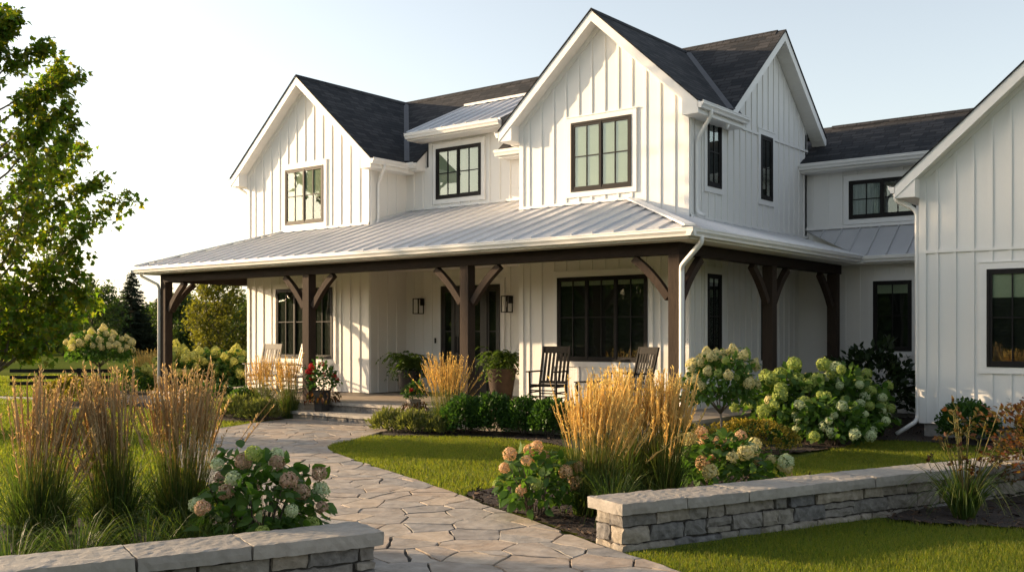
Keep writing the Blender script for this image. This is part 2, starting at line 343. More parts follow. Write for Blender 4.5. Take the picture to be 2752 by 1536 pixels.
def copy_thing(src, loc, rz=0.0, scale=None, label=None, group=None):
    r = src.copy(); COL.objects.link(r); r.location = loc; r.rotation_euler = (0, 0, rz)
    if scale: r.scale = scale if hasattr(scale, '__len__') else (scale,) * 3
    if label: r['label'] = label
    if group: r['group'] = group
    for ch in list(src.children):
        c = ch.copy(); COL.objects.link(c); c.parent = r
        for g in list(ch.children):
            d = g.copy(); COL.objects.link(d); d.parent = c
    return r

# ------------------------------------------------------------------ the ground, path, beds
WALL_DIR = Vector((0.358, 0.934, 0)); WALL_OUT = Vector((0.934, -0.358, 0))
PATH = [(-16.3, 13.75), (-16.05, 12.4), (-15.45, 11.0), (-14.2, 9.5), (-12.0, 7.95), (-10, 7.0), (-8, 6.15), (-6.4, 5.5), (-5.3, 5.0), (-4.95, 4.2),
        (-4.5, 2.6), (-3.9, 0.5), (-0.6, 1.0), (-1.0, 4.2), (-2.3, 5.85), (-3.7, 6.54), (-4.43, 6.82), (-5.09, 7.16), (-5.77, 7.5), (-6.41, 7.76), (-7.24, 8.22), (-7.82, 8.46),
        (-8.02, 8.57), (-9.57, 9.25), (-10.9, 9.85), (-11.65, 10.3), (-12.0, 10.75), (-12.15, 11.3), (-12.5, 12.0), (-12.9, 12.75), (-12.9, 13.75)]
BED_WALL = [(-7.24, 8.24), (-6.41, 7.78), (-5.77, 7.52), (-5.09, 7.18), (-4.55, 6.92), (-4.35, 7.0), (-3.2, 10.2), (-3.5, 10.9), (-4.6, 11.7), (-6.2, 11.0), (-7.0, 9.8), (-7.15, 8.8)]
BED_PORCH = [(-12.92, 13.9), (-12.9, 12.8), (-12.4, 12.0), (-11.8, 12.35), (-11.12, 12.95), (-10.3, 13.05), (-9.39, 12.85), (-8.2, 12.1), (-7.2, 11.8), (-6.3, 12.3), (-5.9, 13.6), (-5.55, 15.0), (-5.7, 16.4),
             (-5.0, 16.7), (-3.4, 16.4), (-1.5, 16.6), (1, 16.8), (1, 18.0), (-5.1, 18.0), (-5.2, 21.6), (-8.9, 21.6), (-7.6, 20.6), (-7.7, 14.2)]
BED_STEPS = [(-16.25, 14.2), (-16.3, 13.3), (-16.15, 12.5), (-16.7, 12.2), (-17.6, 12.25), (-18.9, 12.7), (-20.5, 13.0), (-22.2, 13.6), (-24.5, 14.2), (-29.5, 15.6), (-29.8, 21.5), (-22.4, 21.0), (-22.3, 14.3)]
BED_SHRUB = [(-24.6, 12.6), (-23.6, 12.1), (-22.4, 12.0), (-21.6, 12.5), (-21.8, 13.2), (-22.8, 13.9), (-24.4, 14.1), (-25.1, 13.4)]
BED_CORNER = [(-5.5, 4.95), (-6.2, 5.45), (-7.2, 6.0), (-8.3, 5.9), (-9.0, 5.0), (-9.4, 3.4), (-9.6, 1.5), (-9.7, -1.0), (-7.2, -0.2), (-6.3, 2.4)]
BED_EDGE = [(-3.3, 9.5), (-2.9, 9.35), (-2.0, 9.7), (-0.8, 10.2), (1.5, 10.6), (2.5, 12.5), (0, 13.4), (-1.8, 13.2), (-2.7, 11.6)]
BEDS = [BED_WALL, BED_PORCH, BED_STEPS, BED_SHRUB, BED_CORNER, BED_EDGE]
ROAD = [(-60, 2.0), (-34, 11.0), (-26.5, 13.3), (-24.6, 14.6), (-25.2, 15.0), (-27.6, 13.95), (-34.5, 12.0), (-60, 3.6)]

def ground():
    n = 40; g = np.concatenate([-np.geomspace(1200, 30, 8), np.linspace(-28, 28, 57), np.geomspace(30, 1200, 8)])
    X, Y = np.meshgrid(g - 8, g + 10, indexing='ij'); k = len(g)
    Z = np.zeros_like(X)
    V = np.stack([X.ravel(), Y.ravel(), Z.ravel()], 1); i = np.arange(k - 1)
    I, J = np.meshgrid(i, i, indexing='ij'); a = (I * k + J).ravel()
    o = np_mesh('ground', [(V, np.stack([a, a + k, a + k + 1, a + 1], 1), 0)], 'ground_grass'); tag(o, kind='structure')
ground()

def sheet(name, poly, z, mat, lump=0.0, cell=0.06, seed=1, kind='structure'):
    poly = smooth_poly(poly, 2) if lump else poly
    if not lump:
        mb = MB(); mb.add([(x, y, z) for x, y in poly], [list(range(len(poly)))])
        me = mb.build(name, mat); return tag(me, kind=kind)
    P = np.array(poly); x0, y0 = P.min(0); x1, y1 = P.max(0)
    xs = np.arange(x0, x1 + cell, cell); ys = np.arange(y0, y1 + cell, cell)
    X, Y = np.meshgrid(xs, ys, indexing='ij'); m = inside(poly, X.ravel(), Y.ravel()).reshape(X.shape)
    Z = np.array([z + lump * (0.5 + 0.5 * noise.noise(Vector((a * 1.1, b * 1.1, seed)))) + 0.012 * noise.noise(Vector((a * 9, b * 9, seed))) for a, b in zip(X.ravel(), Y.ravel())]).reshape(X.shape)
    keep = m[:-1, :-1] & m[1:, :-1] & m[1:, 1:] & m[:-1, 1:]
    idx = np.arange(X.size).reshape(X.shape)
    F = np.stack([idx[:-1, :-1][keep], idx[1:, :-1][keep], idx[1:, 1:][keep], idx[:-1, 1:][keep]], 1)
    edge = ~m; Z[edge] = z
    o = np_mesh(name, [(np.stack([X.ravel(), Y.ravel(), Z.ravel()], 1), F, 0)], mat, smooth=True); return tag(o, kind=kind)
for i, bpoly in enumerate(BEDS): sheet('mulch_bed', bpoly, 0.012, 'mulch', 0.04, 0.05 if i in (0, 4) else 0.09, i)
tag(sheet('road', ROAD, 0.006, 'road'), kind='structure')

def chips(poly, n, seed, z=0.045, name='mulch'):
    rng = np.random.default_rng(seed); P = np.array(poly); x0, y0 = P.min(0); x1, y1 = P.max(0)
    x = rng.uniform(x0, x1, n); y = rng.uniform(y0, y1, n); m = inside(poly, x, y); x, y = x[m], y[m]; k = len(x)
    T = np.stack([rng.normal(0, 1, k), rng.normal(0, 1, k), rng.normal(0, .35, k)], 1)
    V, F = leaves(np.stack([x, y, z + rng.uniform(-.015, .02, k)], 1), T, 0.06, np.array([(-.14, 0), (.14, .05), (.12, 1), (-.1, .95)]), rng, 0, 0.1)
    return V, F
cv = [chips(BED_WALL, 4200, 1), chips(BED_CORNER, 2500, 2), chips(BED_EDGE, 3500, 3), chips(BED_PORCH, 6000, 4)]
tag(np_mesh('mulch', [(v, f, 0) for v, f in cv], 'chips'), 'dark shredded bark mulch covering the planting beds', 'mulch', kind='stuff')

def clip_half(poly, p, n):
    out = []; k = len(poly)
    for i in range(k):
        a = poly[i]; b = poly[(i + 1) % k]
        da = (a[0] - p[0]) * n[0] + (a[1] - p[1]) * n[1]; db = (b[0] - p[0]) * n[0] + (b[1] - p[1]) * n[1]
        if da <= 0: out.append(a)
        if (da < 0 < db) or (db < 0 < da):
            t = da / (da - db); out.append((a[0] + (b[0] - a[0]) * t, a[1] + (b[1] - a[1]) * t))
    return out
def flagstones():
    rng = np.random.default_rng(11); P = np.array(PATH); lo = P.min(0); hi = P.max(0)
    pts = []
    for _ in range(9000):
        q = rng.uniform(lo - .5, hi + .5)
        d = 0.15 + 0.46 * rng.random() ** 1.25
        # stones lie longer across the walk than along it
        if all(((q[0] - a) * 0.62 + (q[1] - b) * 0.30) ** 2 * 2.2 + ((q[0] - a) * -0.42 + (q[1] - b) * 0.86) ** 2 > (.5 * (d + e)) ** 2 for a, b, e in pts): pts.append((q[0], q[1], d))
    A = np.array([(a, b) for a, b, _ in pts]); mb = MB()
    base = smooth_poly(PATH, 1)
    def jag(poly):
        out = []
        for i in range(len(poly)):
            a = poly[i]; b = poly[(i + 1) % len(poly)]; L = math.hypot(b[0] - a[0], b[1] - a[1])
            k = max(1, int(L / 0.11))
            for j in range(k):
                t = j / k; x = a[0] + (b[0] - a[0]) * t; y = a[1] + (b[1] - a[1]) * t
                w = Vector((x * 5.5, y * 5.5, 0)); s = 0.030 if j else 0.012
                out.append((x + s * noise.noise(w) + .006 * rng.normal() * (j > 0), y + s * noise.noise(w + Vector((7, 3, 1))) + .006 * rng.normal() * (j > 0)))
        return out
    for i, c in enumerate(A):
        poly = list(base); dd = np.hypot(A[:, 0] - c[0], A[:, 1] - c[1])
        gap = 0.005 + 0.007 * rng.random()
        for j in np.argsort(dd)[1:18]:
            m_ = (A[j] - c); L = np.hypot(*m_); nn = m_ / L
            poly = clip_half(poly, c + nn * (L / 2 - gap), nn)
            if len(poly) < 3: break
        if len(poly) < 3: continue
        ar = 0.5 * abs(sum(poly[k][0] * poly[(k + 1) % len(poly)][1] - poly[(k + 1) % len(poly)][0] * poly[k][1] for k in range(len(poly))))
        if ar < 0.012: continue
        parts = [poly]
        if ar > 0.16 and rng.random() < .6:
            cx = sum(p[0] for p in poly) / len(poly); cy = sum(p[1] for p in poly) / len(poly); th = rng.uniform(0, 3.14); nn = (math.cos(th), math.sin(th)); o_ = rng.normal(0, .07); g2 = .005 + .006 * rng.random()
            q1 = clip_half(poly, (cx + nn[0] * (o_ - g2), cy + nn[1] * (o_ - g2)), nn); q2 = clip_half(poly, (cx + nn[0] * (o_ + g2), cy + nn[1] * (o_ + g2)), (-nn[0], -nn[1]))
            if len(q1) > 2 and len(q2) > 2: parts = [q1, q2]
        for poly in parts:
            poly = jag(poly); z = 0.030 + 0.005 * rng.random(); tx, ty = rng.normal(0, .004, 2); n = len(poly)
            cx = sum(p[0] for p in poly) / n; cy = sum(p[1] for p in poly) / n
            ins = [(cx + (x - cx) * .982, cy + (y - cy) * .982) for x, y in poly]
            zt = lambda x, y: z + tx * (x - cx) + ty * (y - cy)
            vs = [(x, y, 0.0) for x, y in poly] + [(x, y, zt(x, y) - 0.003) for x, y in poly] + [(x, y, zt(x, y)) for x, y in ins]
            fs = [list(range(2 * n, 3 * n))] + [(k, (k + 1) % n, n + (k + 1) % n, n + k) for k in range(n)] + [(n + k, n + (k + 1) % n, 2 * n + (k + 1) % n, 2 * n + k) for k in range(n)]
            mb.add(vs, fs, 0)
    mb.add([(x, y, 0.015) for x, y in base], [list(range(len(base)))], 1)
    return tag(mb.build('path', ['flagstone', 'soil_joint']), kind='structure')
flagstones()

# lawn blades (nobody could count them)
def proj_u(x, y):
    d = -math.sin(CAM_YAW) * x + math.cos(CAM_YAW) * y; r = math.cos(CAM_YAW) * x + math.sin(CAM_YAW) * y
    return d, r
def lawn(poly, dens, h, w, seed, excl=(), lean=0.6):
    rng = np.random.default_rng(seed); P = np.array(poly); lo = P.min(0); hi = P.max(0)
    n = int(dens * np.prod(hi - lo)); x = rng.uniform(lo[0], hi[0], n); y = rng.uniform(lo[1], hi[1], n)
    m = inside(poly, x, y)
    for e in excl: m &= ~inside(e, x, y)
    d, r = proj_u(x, y); m &= (d > 1) & (np.abs(r) < d * 0.66 + 0.8) & (d > 5.5)     # nothing grows where no view looks
    x, y = x[m], y[m]; k = len(x)
    hh = h * rng.uniform(.55, 1.3, k) * np.array([1 + .35 * noise.noise(Vector((p * 1.6, q * 1.6, 3))) for p, q in zip(x, y)]); a = rng.uniform(0, 2 * np.pi, k); l = hh * lean * rng.uniform(.2, 1.1, k)
    B = np.stack([x, y, np.zeros(k)], 1); M = B + np.stack([np.cos(a) * l * .3, np.sin(a) * l * .3, hh * .6], 1); T = B + np.stack([np.cos(a) * l, np.sin(a) * l, hh], 1)
    s = rng.uniform(0, 2 * np.pi, k); S = np.stack([np.cos(s), np.sin(s), np.zeros(k)], 1) * (w / 2)
    V = np.stack([B - S, B + S, M + S * .8, M - S * .8, T], 1).reshape(-1, 3); i = np.arange(k)[:, None] * 5
    return [(V, i + np.array([[0, 1, 2, 3]]), 0), (V[:0], np.zeros((0, 3), int), 0)], (V, i + np.array([[3, 2, 4]]))
def lawn_obj(specs):
    ch = []
    for s in specs:
        c, (V, F3) = lawn(*s[:-1], excl=s[-1]); ch.append(c[0]); ch.append((V, F3, 0))
    return tag(np_mesh('grass', ch, 'lawn_blade'), 'short mown lawn grass growing around the flagstone path', 'grass', kind='stuff')
PSM = smooth_poly(PATH, 1); EX = [PSM] + [smooth_poly(b_, 2) for b_ in BEDS]
WL = [(-4.75, 6.8), (-4.25, 6.62), (-2.3, 11.9), (-2.75, 12.1)]
lawn_obj([([(-4.3, 6.75), (-3.7, 6.5), (-2.3, 5.8), (-1, 4.6), (2, 4), (4, 9), (2, 11), (-3.3, 9.7)], 5200, .05, .0045, 21, EX + [WL]),
          ([(-12.5, 12.0), (-11.9, 10.4), (-9.57, 9.2), (-7.2, 8.15), (-6.0, 8.3), (-3.0, 10.5), (-2.5, 11.9), (0, 11), (2, 12.5), (2, 17), (-5.6, 17), (-5.6, 13), (-7, 12.6), (-12.5, 13.2)], 2600, .055, .007, 22, EX + [WL]),
          ([(-15.5, 11.5), (-8, 6), (-9, 0), (-14, -2), (-26, 6), (-26, 13), (-22, 14), (-16, 13)], 1100, .06, .011, 23, EX + [ROAD]),
          ([(-26, 2), (-42, 6), (-42, 22), (-30, 24), (-24, 15), (-24, 10)], 260, .08, .022, 24, EX + [ROAD])])

# ------------------------------------------------------------------ the house
H = thing('farmhouse', 'white board and batten farmhouse with dark gabled roofs and a metal porch roof', 'house', (-15.2, 18.0, 0))
X_, Y_ = (1, 0), (0, 1)
def lerp_top(top, u):
    for (a, za), (b, zb) in zip(top, top[1:]):
        if a <= u <= b: return za + (zb - za) * (u - a) / max(1e-9, b - a)
    return top[-1][1]
def wall(o, u, n, z0, top, spacing, phase=0.16, holes=(), corners=(True, True), bands=(), rake=False, thick=0.09):
    """board-and-batten wall: o = start point, u along, n outward, top = [(u, z), ...]"""
    w = top[-1][0]; P = lambda a, b, z: (o[0] + u[0] * a + n[0] * b, o[1] + u[1] * a + n[1] * b, z)
    mb = MB(); pts = [P(0, 0, z0), P(w, 0, z0)] + [P(a, 0, z) for a, z in top[::-1]]
    mb.prism(pts, (-n[0] * thick, -n[1] * thick, 0))
    k = phase
    while k < w - 0.05:
        zt = min(lerp_top(top, k - .025), lerp_top(top, k + .025)) - (0.10 if rake else 0.03); segs = [(z0 + 0.0, zt)]
        for (a, b, c, d) in holes:
            if a < k + .025 and b > k - .025:
                segs = [s for (p, q) in segs for s in ((p, min(q, c)), (max(p, d), q)) if s[1] - s[0] > .01]
        for (zb, hb) in bands:
            segs = [s for (p, q) in segs for s in ((p, min(q, zb)), (max(p, zb + hb), q)) if s[1] - s[0] > .01]
        for p, q in segs: mb.obox(o, u, n, k - .024, k + .024, -.004, .020, p, q)
        k += spacing
    cw = .10
    if corners[0]: mb.obox(o, u, n, 0, cw, -.004, .026, z0 - .002, lerp_top(top, 0) - .02)
    if corners[1]: mb.obox(o, u, n, w - cw, w, -.004, .026, z0 - .002, lerp_top(top, w) - .02)
    for (zb, hb) in bands: mb.obox(o, u, n, .001, w - .001, -.003, .030, zb, zb + hb)
    if rake:
        for (a, za), (b, zb) in zip(top, top[1:]):
            if abs(b - a) < .01: continue
            mb.prism([P(a, -.003, za - .13), P(b, -.003, zb - .13), P(b, -.003, zb - .01), P(a, -.003, za - .01)], (n[0] * .027, n[1] * .027, 0))
    return mb.build('wall', 'siding', H)

def window(o, u, n, w, h, sashes=2, cols=2, rows=(0.5,), blind=0.0, blind_mat='blind', name='window', case=0.105, sill=True):
    """o = lower corner of the black frame on the wall face; sub-parts: casing, pane and blind"""
    z = o[2]; mb = MB(); fr = .042
    mb.obox(o, u, n, .004, w - .004, -.02, .004, z + .004, z + h - .004, 1)          # near-black panel on the solid wall, an unlit interior's shade as colour
    mb.obox(o, u, n, 0, fr, .002, .046, z, z + h); mb.obox(o, u, n, w - fr, w, .002, .046, z, z + h)
    mb.obox(o, u, n, fr, w - fr, .002, .046, z, z + fr); mb.obox(o, u, n, fr, w - fr, .002, .046, z + h - fr, z + h)
    iw = (w - 2 * fr) / sashes; panes = []; st = .040
    for i in range(sashes):
        a = fr + i * iw; b = a + iw; c = z + fr; d = z + h - fr
        if i: mb.obox(o, u, n, a - .018, a + .018, .003, .044, c, d)
        mb.obox(o, u, n, a, a + st, .003, .036, c, d); mb.obox(o, u, n, b - st, b, .003, .036, c, d)
        mb.obox(o, u, n, a + st, b - st, .003, .036, c, c + st + .012); mb.obox(o, u, n, a + st, b - st, .003, .036, d - st, d)
        ga, gb, gc, gd = a + st, b - st, c + st + .012, d - st
        for j in range(1, cols):
            q = ga + (gb - ga) * j / cols; mb.obox(o, u, n, q - .010, q + .010, .004, .031, gc, gd)
        for r in rows:
            q = gc + (gd - gc) * r; mb.obox(o, u, n, ga, gb, .004, .0305, q - .010, q + .010)
        panes.append((ga, gb, gc, gd))
    f = mb.build(name, ['black_metal', 'room_shade'], H)
    if case:
        t = MB(); c0 = case
        t.obox(o, u, n, -c0, 0, -.003, .034, z - c0, z + h + c0); t.obox(o, u, n, w, w + c0, -.003, .034, z - c0, z + h + c0)
        t.obox(o, u, n, 0, w, -.003, .034, z + h, z + h + c0); t.obox(o, u, n, 0, w, -.003, .034, z - c0, z)
        t.obox(o, u, n, -c0 - .015, w + c0 + .015, -.002, .046, z + h + c0, z + h + c0 + .022)
        t.build('casing', 'trim', f)
    for k, (ga, gb, gc, gd) in enumerate(panes):
        p = MB(); p.obox(o, u, n, ga - .004, gb + .004, .016, .020, gc - .004, gd + .004); p.build('pane', 'glass', f)
        bl = blind[k] if hasattr(blind, '__len__') else blind
        if bl > 0:
            q = MB(); q.obox(o, u, n, ga, gb, .006, .009, gd - (gd - gc) * bl, gd + .002); q.build('blind', blind_mat, f)
    return f
def win_hole(u0, z0, w, h, c=.105): return (u0 - c, u0 + w + c, z0 - c, z0 + h + c + .022)

def slab(poly, up, thick, name, mat, parent=H):
    mb = MB(); mb.prism(poly, (0, 0, -thick)); return mb.build(name, mat, parent)
def uv_roof(p0, e, s):      # metres along the eave / up the slope
    e = Vector(e).normalized(); s = Vector(s).normalized(); p0 = Vector(p0)
    return lambda v: ((Vector(v) - p0).dot(e), (Vector(v) - p0).dot(s))
def shingle_plane(pts, e, s):
    mb = MB(); mb.prism(pts, (0, 0, -.028)); return mb.build('roof', 'shingle', H, uvfun=uv_roof(pts[0], e, s))
def gable_y(cx, run, za, sl, y0, y1, wall_hw, fascia=.20, valley_y=None):
    """gable roof with its ridge along Y; run = ridge to eave"""
    for sgn in (-1, 1):
        ex = cx + sgn * run; ez = za - sl * run
        ye = valley_y if (valley_y and sgn > 0) else y1
        shingle_plane([(ex, y0 - .02, ez), (cx, y0 - .02, za), (cx, y1, za), (ex, ye, ez)], (0, 1, 0), (-sgn * 1, 0, sl))
        # rake board, sloping soffit and the boxed eave
        mb = MB(); t = .030
        A = lambda x, dz: (x, y0, za - sl * abs(x - cx) - dz)
        mb.prism([A(cx, t), A(ex, t), A(ex, t + fascia), A(cx, t + fascia)], (0, .032, 0))
        mb.build('rake_board', 'trim', H)
        sf = MB(); B = lambda x, dz: (x, y0 + .032, za - sl * abs(x - cx) - dz)
        sf.prism([B(cx, t + .02), B(ex, t + .02), B(ex, t + fascia - .02), B(cx, t + fascia - .02)], (0, .26, 0))
        k = 0.05
        while k < run:                      # the grooves of the soffit boards
            x = cx + sgn * k; sf.bar(B(x, t + fascia - .022), tuple(Vector(B(x, t + fascia - .022)) + Vector((0, .26, 0))), .006, .004, mi=1); k += .09
        sf.build('soffit', ['soffit', 'trim'], H)
        wx = cx + sgn * wall_hw; bz = ez - t - fascia
        bx = MB(); bx.prism([(wx, y0 + .013, bz), (ex - sgn * .002, y0 + .013, bz), (ex - sgn * .002, y0 + .013, ez - t - .004), (wx, y0 + .013, min(za - sl * wall_hw - t - .004, bz + .55))], (0, (ye if ye < y1 else y1 - 1.0) - y0 - .04, 0))
        bx.build('eave_box', 'trim', H)
    rc = MB(); y = y0
    while y < y1 - .1:
        rc.prism([(cx - .13, y, za - sl * .13 + .018), (cx, y, za + .022), (cx + .13, y, za - sl * .13 + .018), (cx + .13, y, za - sl * .13 + .002), (cx, y, za + .004), (cx - .13, y, za - sl * .13 + .002)], (0, .29, 0)); y += .30
    rc.build('ridge_cap', 'shingle', H, uvfun=lambda v: (v[1] * 1.0, v[0]))
def gutter(p, q, out, name='gutter', h=.125, d=.115, parent=H):
    """ogee gutter: p-q along the eave (its top inner edge), out = outward"""
    prof = [(0, 0), (0, -h), (d * .62, -h), (d * .70, -h * .72), (d * .95, -h * .42), (d * .93, -h * .16), (d, -h * .14), (d, 0), (d - .012, 0), (d - .014, -h * .12), (d - .018, -h * .2), (.012, -h * .2), (.012, 0)]
    p = Vector(p); q = Vector(q); o = Vector(out); mb = MB(); k = len(prof)
    pts = [p + o * a + Vector((0, 0, b)) for a, b in prof]; pts2 = [q + o * a + Vector((0, 0, b)) for a, b in prof]
    mb.add(pts + pts2, [(i, (i + 1) % k, k + (i + 1) % k, k + i) for i in range(k)] + [list(range(k))[::-1], list(range(k, 2 * k))])
    return mb.build(name, 'trim', parent)
def downspout(pts, r=.036):
    P = [Vector(p) for p in pts]; out = [P[0]]
    for a, b, c in zip(P, P[1:], P[2:]):
        l = min((b - a).length, (c - b).length) * .45; l = min(l, .10)
        p0 = b + (a - b).normalized() * l; p2 = b + (c - b).normalized() * l
        for t in (0, .25, .5, .75, 1): out.append(p0 * (1 - t) ** 2 + b * 2 * t * (1 - t) + p2 * t * t)
    out.append(P[-1]); mb = MB(); mb.tube(out, r, 10); return mb.build('downspout', 'trim', H, smooth=True)

YF = 16.4; YM = 17.6; AX0, AX1 = -21.5, -17.05; BX0, BX1 = -12.7, -8.85; DK = 0.36
AC = (AX0 + AX1) / 2; BC = (BX0 + BX1) / 2; YB = 21.75
# gable A (far) and gable B (near)
wall((AX0, YF), X_, (0, -1), DK + .02, [(0, 5.80), (AC - AX0, 7.74), (AX1 - AX0, 5.80)], .318, .30,
     [win_hole(1.50, 4.40, 1.40, 1.36), win_hole(1.15, 1.14, 2.08, 1.70)], rake=True)
wall((BX0, YF), X_, (0, -1), DK + .02, [(0, 5.93), (BC - BX0, 7.66), (BX1 - BX0, 5.93)], .300, .24,
     [win_hole(1.28, 4.48, 1.37, 1.34), win_hole(.95, 1.20, 2.05, 1.63)], rake=True)
window((AX0 + 1.50, YF, 4.40), X_, (0, -1), 1.40, 1.36, 2, 2, (.5,), blind=(1.0, .55))
window((AX0 + 1.15, YF, 1.14), X_, (0, -1), 2.08, 1.70, 3, 2, (.52,))
window((BX0 + 1.28, YF, 4.48), X_, (0, -1), 1.37, 1.34, 2, 2, (.5,), blind=1.0)
window((BX0 + .95, YF, 1.20), X_, (0, -1), 2.05, 1.63, 3, 2, (.52,), blind=.06)
# returns of A and B, the wall between them
wall((AX1, YF), Y_, (1, 0), DK + .02, [(0, 5.70), (YM - YF, 5.70)], .30, .28, corners=(True, False))
wall((BX0, YM), (0, -1), (-1, 0), DK + .02, [(0, 5.70), (YM - YF - .003, 5.70)], .30, .28, corners=(False, False))
MW = BX0 - AX1
DX0, DX1 = -16.33, -14.10
wall((AX1, YM), X_, (0, -1), DK + .02, [(0, 5.62), (DX0 - AX1 - .001, 5.62), (DX0 - AX1, 6.26), (DX1 - AX1, 6.26), (DX1 - AX1 + .001, 5.62), (MW, 5.62)], .29, .24,
     [win_hole(.98, 4.84, 1.36, 1.17), (1.0, 3.05, 0, 3.08)], corners=(False, False))
window((AX1 + .98, YM, 4.84), X_, (0, -1), 1.36, 1.17, 2, 2, (.5,), blind=1.0)
# side wall and the gable end of the main roof
MC, MZ, MS = 19.9, 7.95, .85
wall((BX1, YF), Y_, (1, 0), DK - .25, [(0, 5.72), (1.3, 5.72), (1.31, MZ - .22 - MS * (MC - YF - 1.31)), (MC - YF, MZ - .22), (YB - YF, MZ - .22 - MS * (YB - MC))], .262, .20,
     [win_hole(.62, 4.45, .56, 1.30), win_hole(2.92, 4.45, .56, 1.30), win_hole(.62, 1.2, .56, 1.64), win_hole(2.92, 1.2, .56, 1.64)], corners=(True, False), bands=((5.72, .05),))
for yy in (YF + .62, YF + 2.92):
    window((BX1, yy, 4.45), Y_, (1, 0), .56, 1.30, 1, 2, (.5,)); window((BX1, yy, 1.20), Y_, (1, 0), .56, 1.64, 1, 2, (.52,), blind=.05)
# hidden sides of the house
wall((AX0, YB), (0, -1), (-1, 0), DK - .25, [(0, 5.6), (YB - MC, MZ - .25), (YB - YF - 1.2, 5.70), (YB - YF, 5.70)], .36)
wall((BX1, YB), (-1, 0), (0, 1), DK - .25, [(0, 6.1), (BX1 - AX0, 6.1)], .6)
# wing behind, and the garage
WX0 = BX1 + .002; GX0 = -5.2; YG = 17.6; YWL, YWU = 21.3, YB
wall((WX0, YWL), X_, (0, -1), .12, [(0, 3.5), (GX0 - WX0, 3.5)], .30, 1.02, [win_hole(1.62, 1.38, .78, 1.44)], corners=(False, False))
window((WX0 + 1.62, YWL, 1.38), X_, (0, -1), .78, 1.44, 1, 2, (.5,), blind=.14)
wall((WX0, YWU), X_, (0, -1), 3.4, [(0, 5.45), (5.0, 5.45)], .32, .14, [win_hole(.95, 4.18, 1.40, .82)], corners=(False, False))
window((WX0 + .95, YWU, 4.18), X_, (0, -1), 1.40, .82, 2, 2, (.5,), blind=(1, 0), blind_mat='curtain')
GW = 6.2
wall((GX0, YG), X_, (0, -1), .25, [(0, 4.33), (GW / 2, 4.33 + .88 * GW / 2), (GW, 4.33)], .278, .27,
     [win_hole(1.04, 1.20, 1.42, 1.56), win_hole(3.9, 1.20, 1.42, 1.56)], bands=((3.06, .05),), rake=True)
window((GX0 + 1.04, YG, 1.20), X_, (0, -1), 1.42, 1.56, 2, 2, (.5,), blind=.27)
window((GX0 + 3.9, YG, 1.20), X_, (0, -1), 1.42, 1.56, 2, 2, (.5,), blind=.27)
wall((GX0, 26), (0, -1), (-1, 0), .25, [(0, 4.25), (26 - YG, 4.25)], .38)
wall((GX0 + GW, YG), Y_, (1, 0), .25, [(0, 4.25), (26 - YG, 4.25)], .38)
fb = MB(); fb.box(GX0 + .05, GX0 + GW - .05, YG + .05, 25.9, -.2, .247); fb.box(WX0, GX0, YWL + .05, YB, -.2, .118); fb.box(AX0 + .05, BX1 - .05, YM + .2, YB - .05, -.2, .108); fb.build('foundation', 'concrete', H)

# roofs
gable_y(AC, 2.56, 7.94, .87, YF - .30, 19.85, AC - AX0, valley_y=17.55)
gable_y(BC, 2.25, 7.86, .90, YF - .30, 19.9, BC - BX0, valley_y=17.95)
MX0, MX1 = -21.6, BX1 + .30; EY0 = 17.30; EY1 = 22.12
for sgn, ey in ((-1, EY0), (1, EY1)):
    ez = MZ - MS * abs(ey - MC)
    yn = YM + .06; zn = MZ - MS * (MC - yn)
    notch = [(DX0 - .10, ey, ez), (DX0 - .10, yn, zn), (DX1 + .10, yn, zn), (DX1 + .10, ey, ez)] if sgn < 0 else []
    shingle_plane([(MX0, ey, ez)] + notch + [(MX1 + .02, ey, ez), (MX1 + .02, MC, MZ), (MX0, MC, MZ)], (1, 0, 0), (0, -sgn, MS))
    mb = MB(); A = lambda y, dz: (MX1, y, MZ - MS * abs(y - MC) - dz)
    mb.prism([A(MC, .03), A(ey, .03), A(ey, .23), A(MC, .23)], (-.032, 0, 0)); mb.build('rake_board', 'trim', H)
    sf = MB(); Bf = lambda y, dz: (MX1 - .033, y, MZ - MS * abs(y - MC) - dz)
    y0_ = max(ey, 18.3) if sgn < 0 else ey
    sf.prism([Bf(MC, .05), Bf(y0_, .05), Bf(y0_, .215), Bf(MC, .215)], (-.265, 0, 0))
    k = .06
    while k < abs(y0_ - MC):
        q = Vector(Bf(MC + sgn * k, .217)); sf.bar(q, q + Vector((-.265, 0, 0)), .006, .004, mi=1); k += .09
    sf.build('soffit', ['soffit', 'trim'], H)
yn = YM + .06; zn = MZ - MS * (MC - yn); ze = MZ - MS * (MC - EY0)
for xx in (DX0 - .118, DX1 + .103):
    ck = MB(); ck.prism([(xx, EY0 + .02, ze - .03), (xx, yn, zn - .03), (xx, yn, ze - .20), (xx, EY0 + .02, ze - .20)], (.015, 0, 0)); ck.build('eave_cheek', 'trim', H)
rc = MB(); x = MX0
while x < MX1 - .25:
    rc.prism([(x, MC - .13, MZ - MS * .13 + .018), (x, MC, MZ + .022), (x, MC + .13, MZ - MS * .13 + .018), (x, MC + .13, MZ - MS * .13 + .002), (x, MC, MZ + .004), (x, MC - .13, MZ - MS * .13 + .002)], (.29, 0, 0)); x += .30
rc.build('ridge_cap', 'shingle', H, uvfun=lambda v: (v[0], v[1]))
# eave of the wall between the gables
ez = MZ - MS * (MC - EY0)
for xa, xb in ((AX1 + .30, DX0 - .121), (DX1 + .37, BX0 - .30)):
    mb = MB(); mb.box(xa - .25, xb, EY0 + .012, YM, ez - .20, ez - .17); mb.box(xa - .25, xb, EY0 + .012, EY0 + .04, ez - .165, ez - .035); mb.build('eave_box', 'trim', H)
    gutter((xa - .32, EY0 + .01, ez - .03), (xb, EY0 + .01, ez - .03), (0, -1, 0))
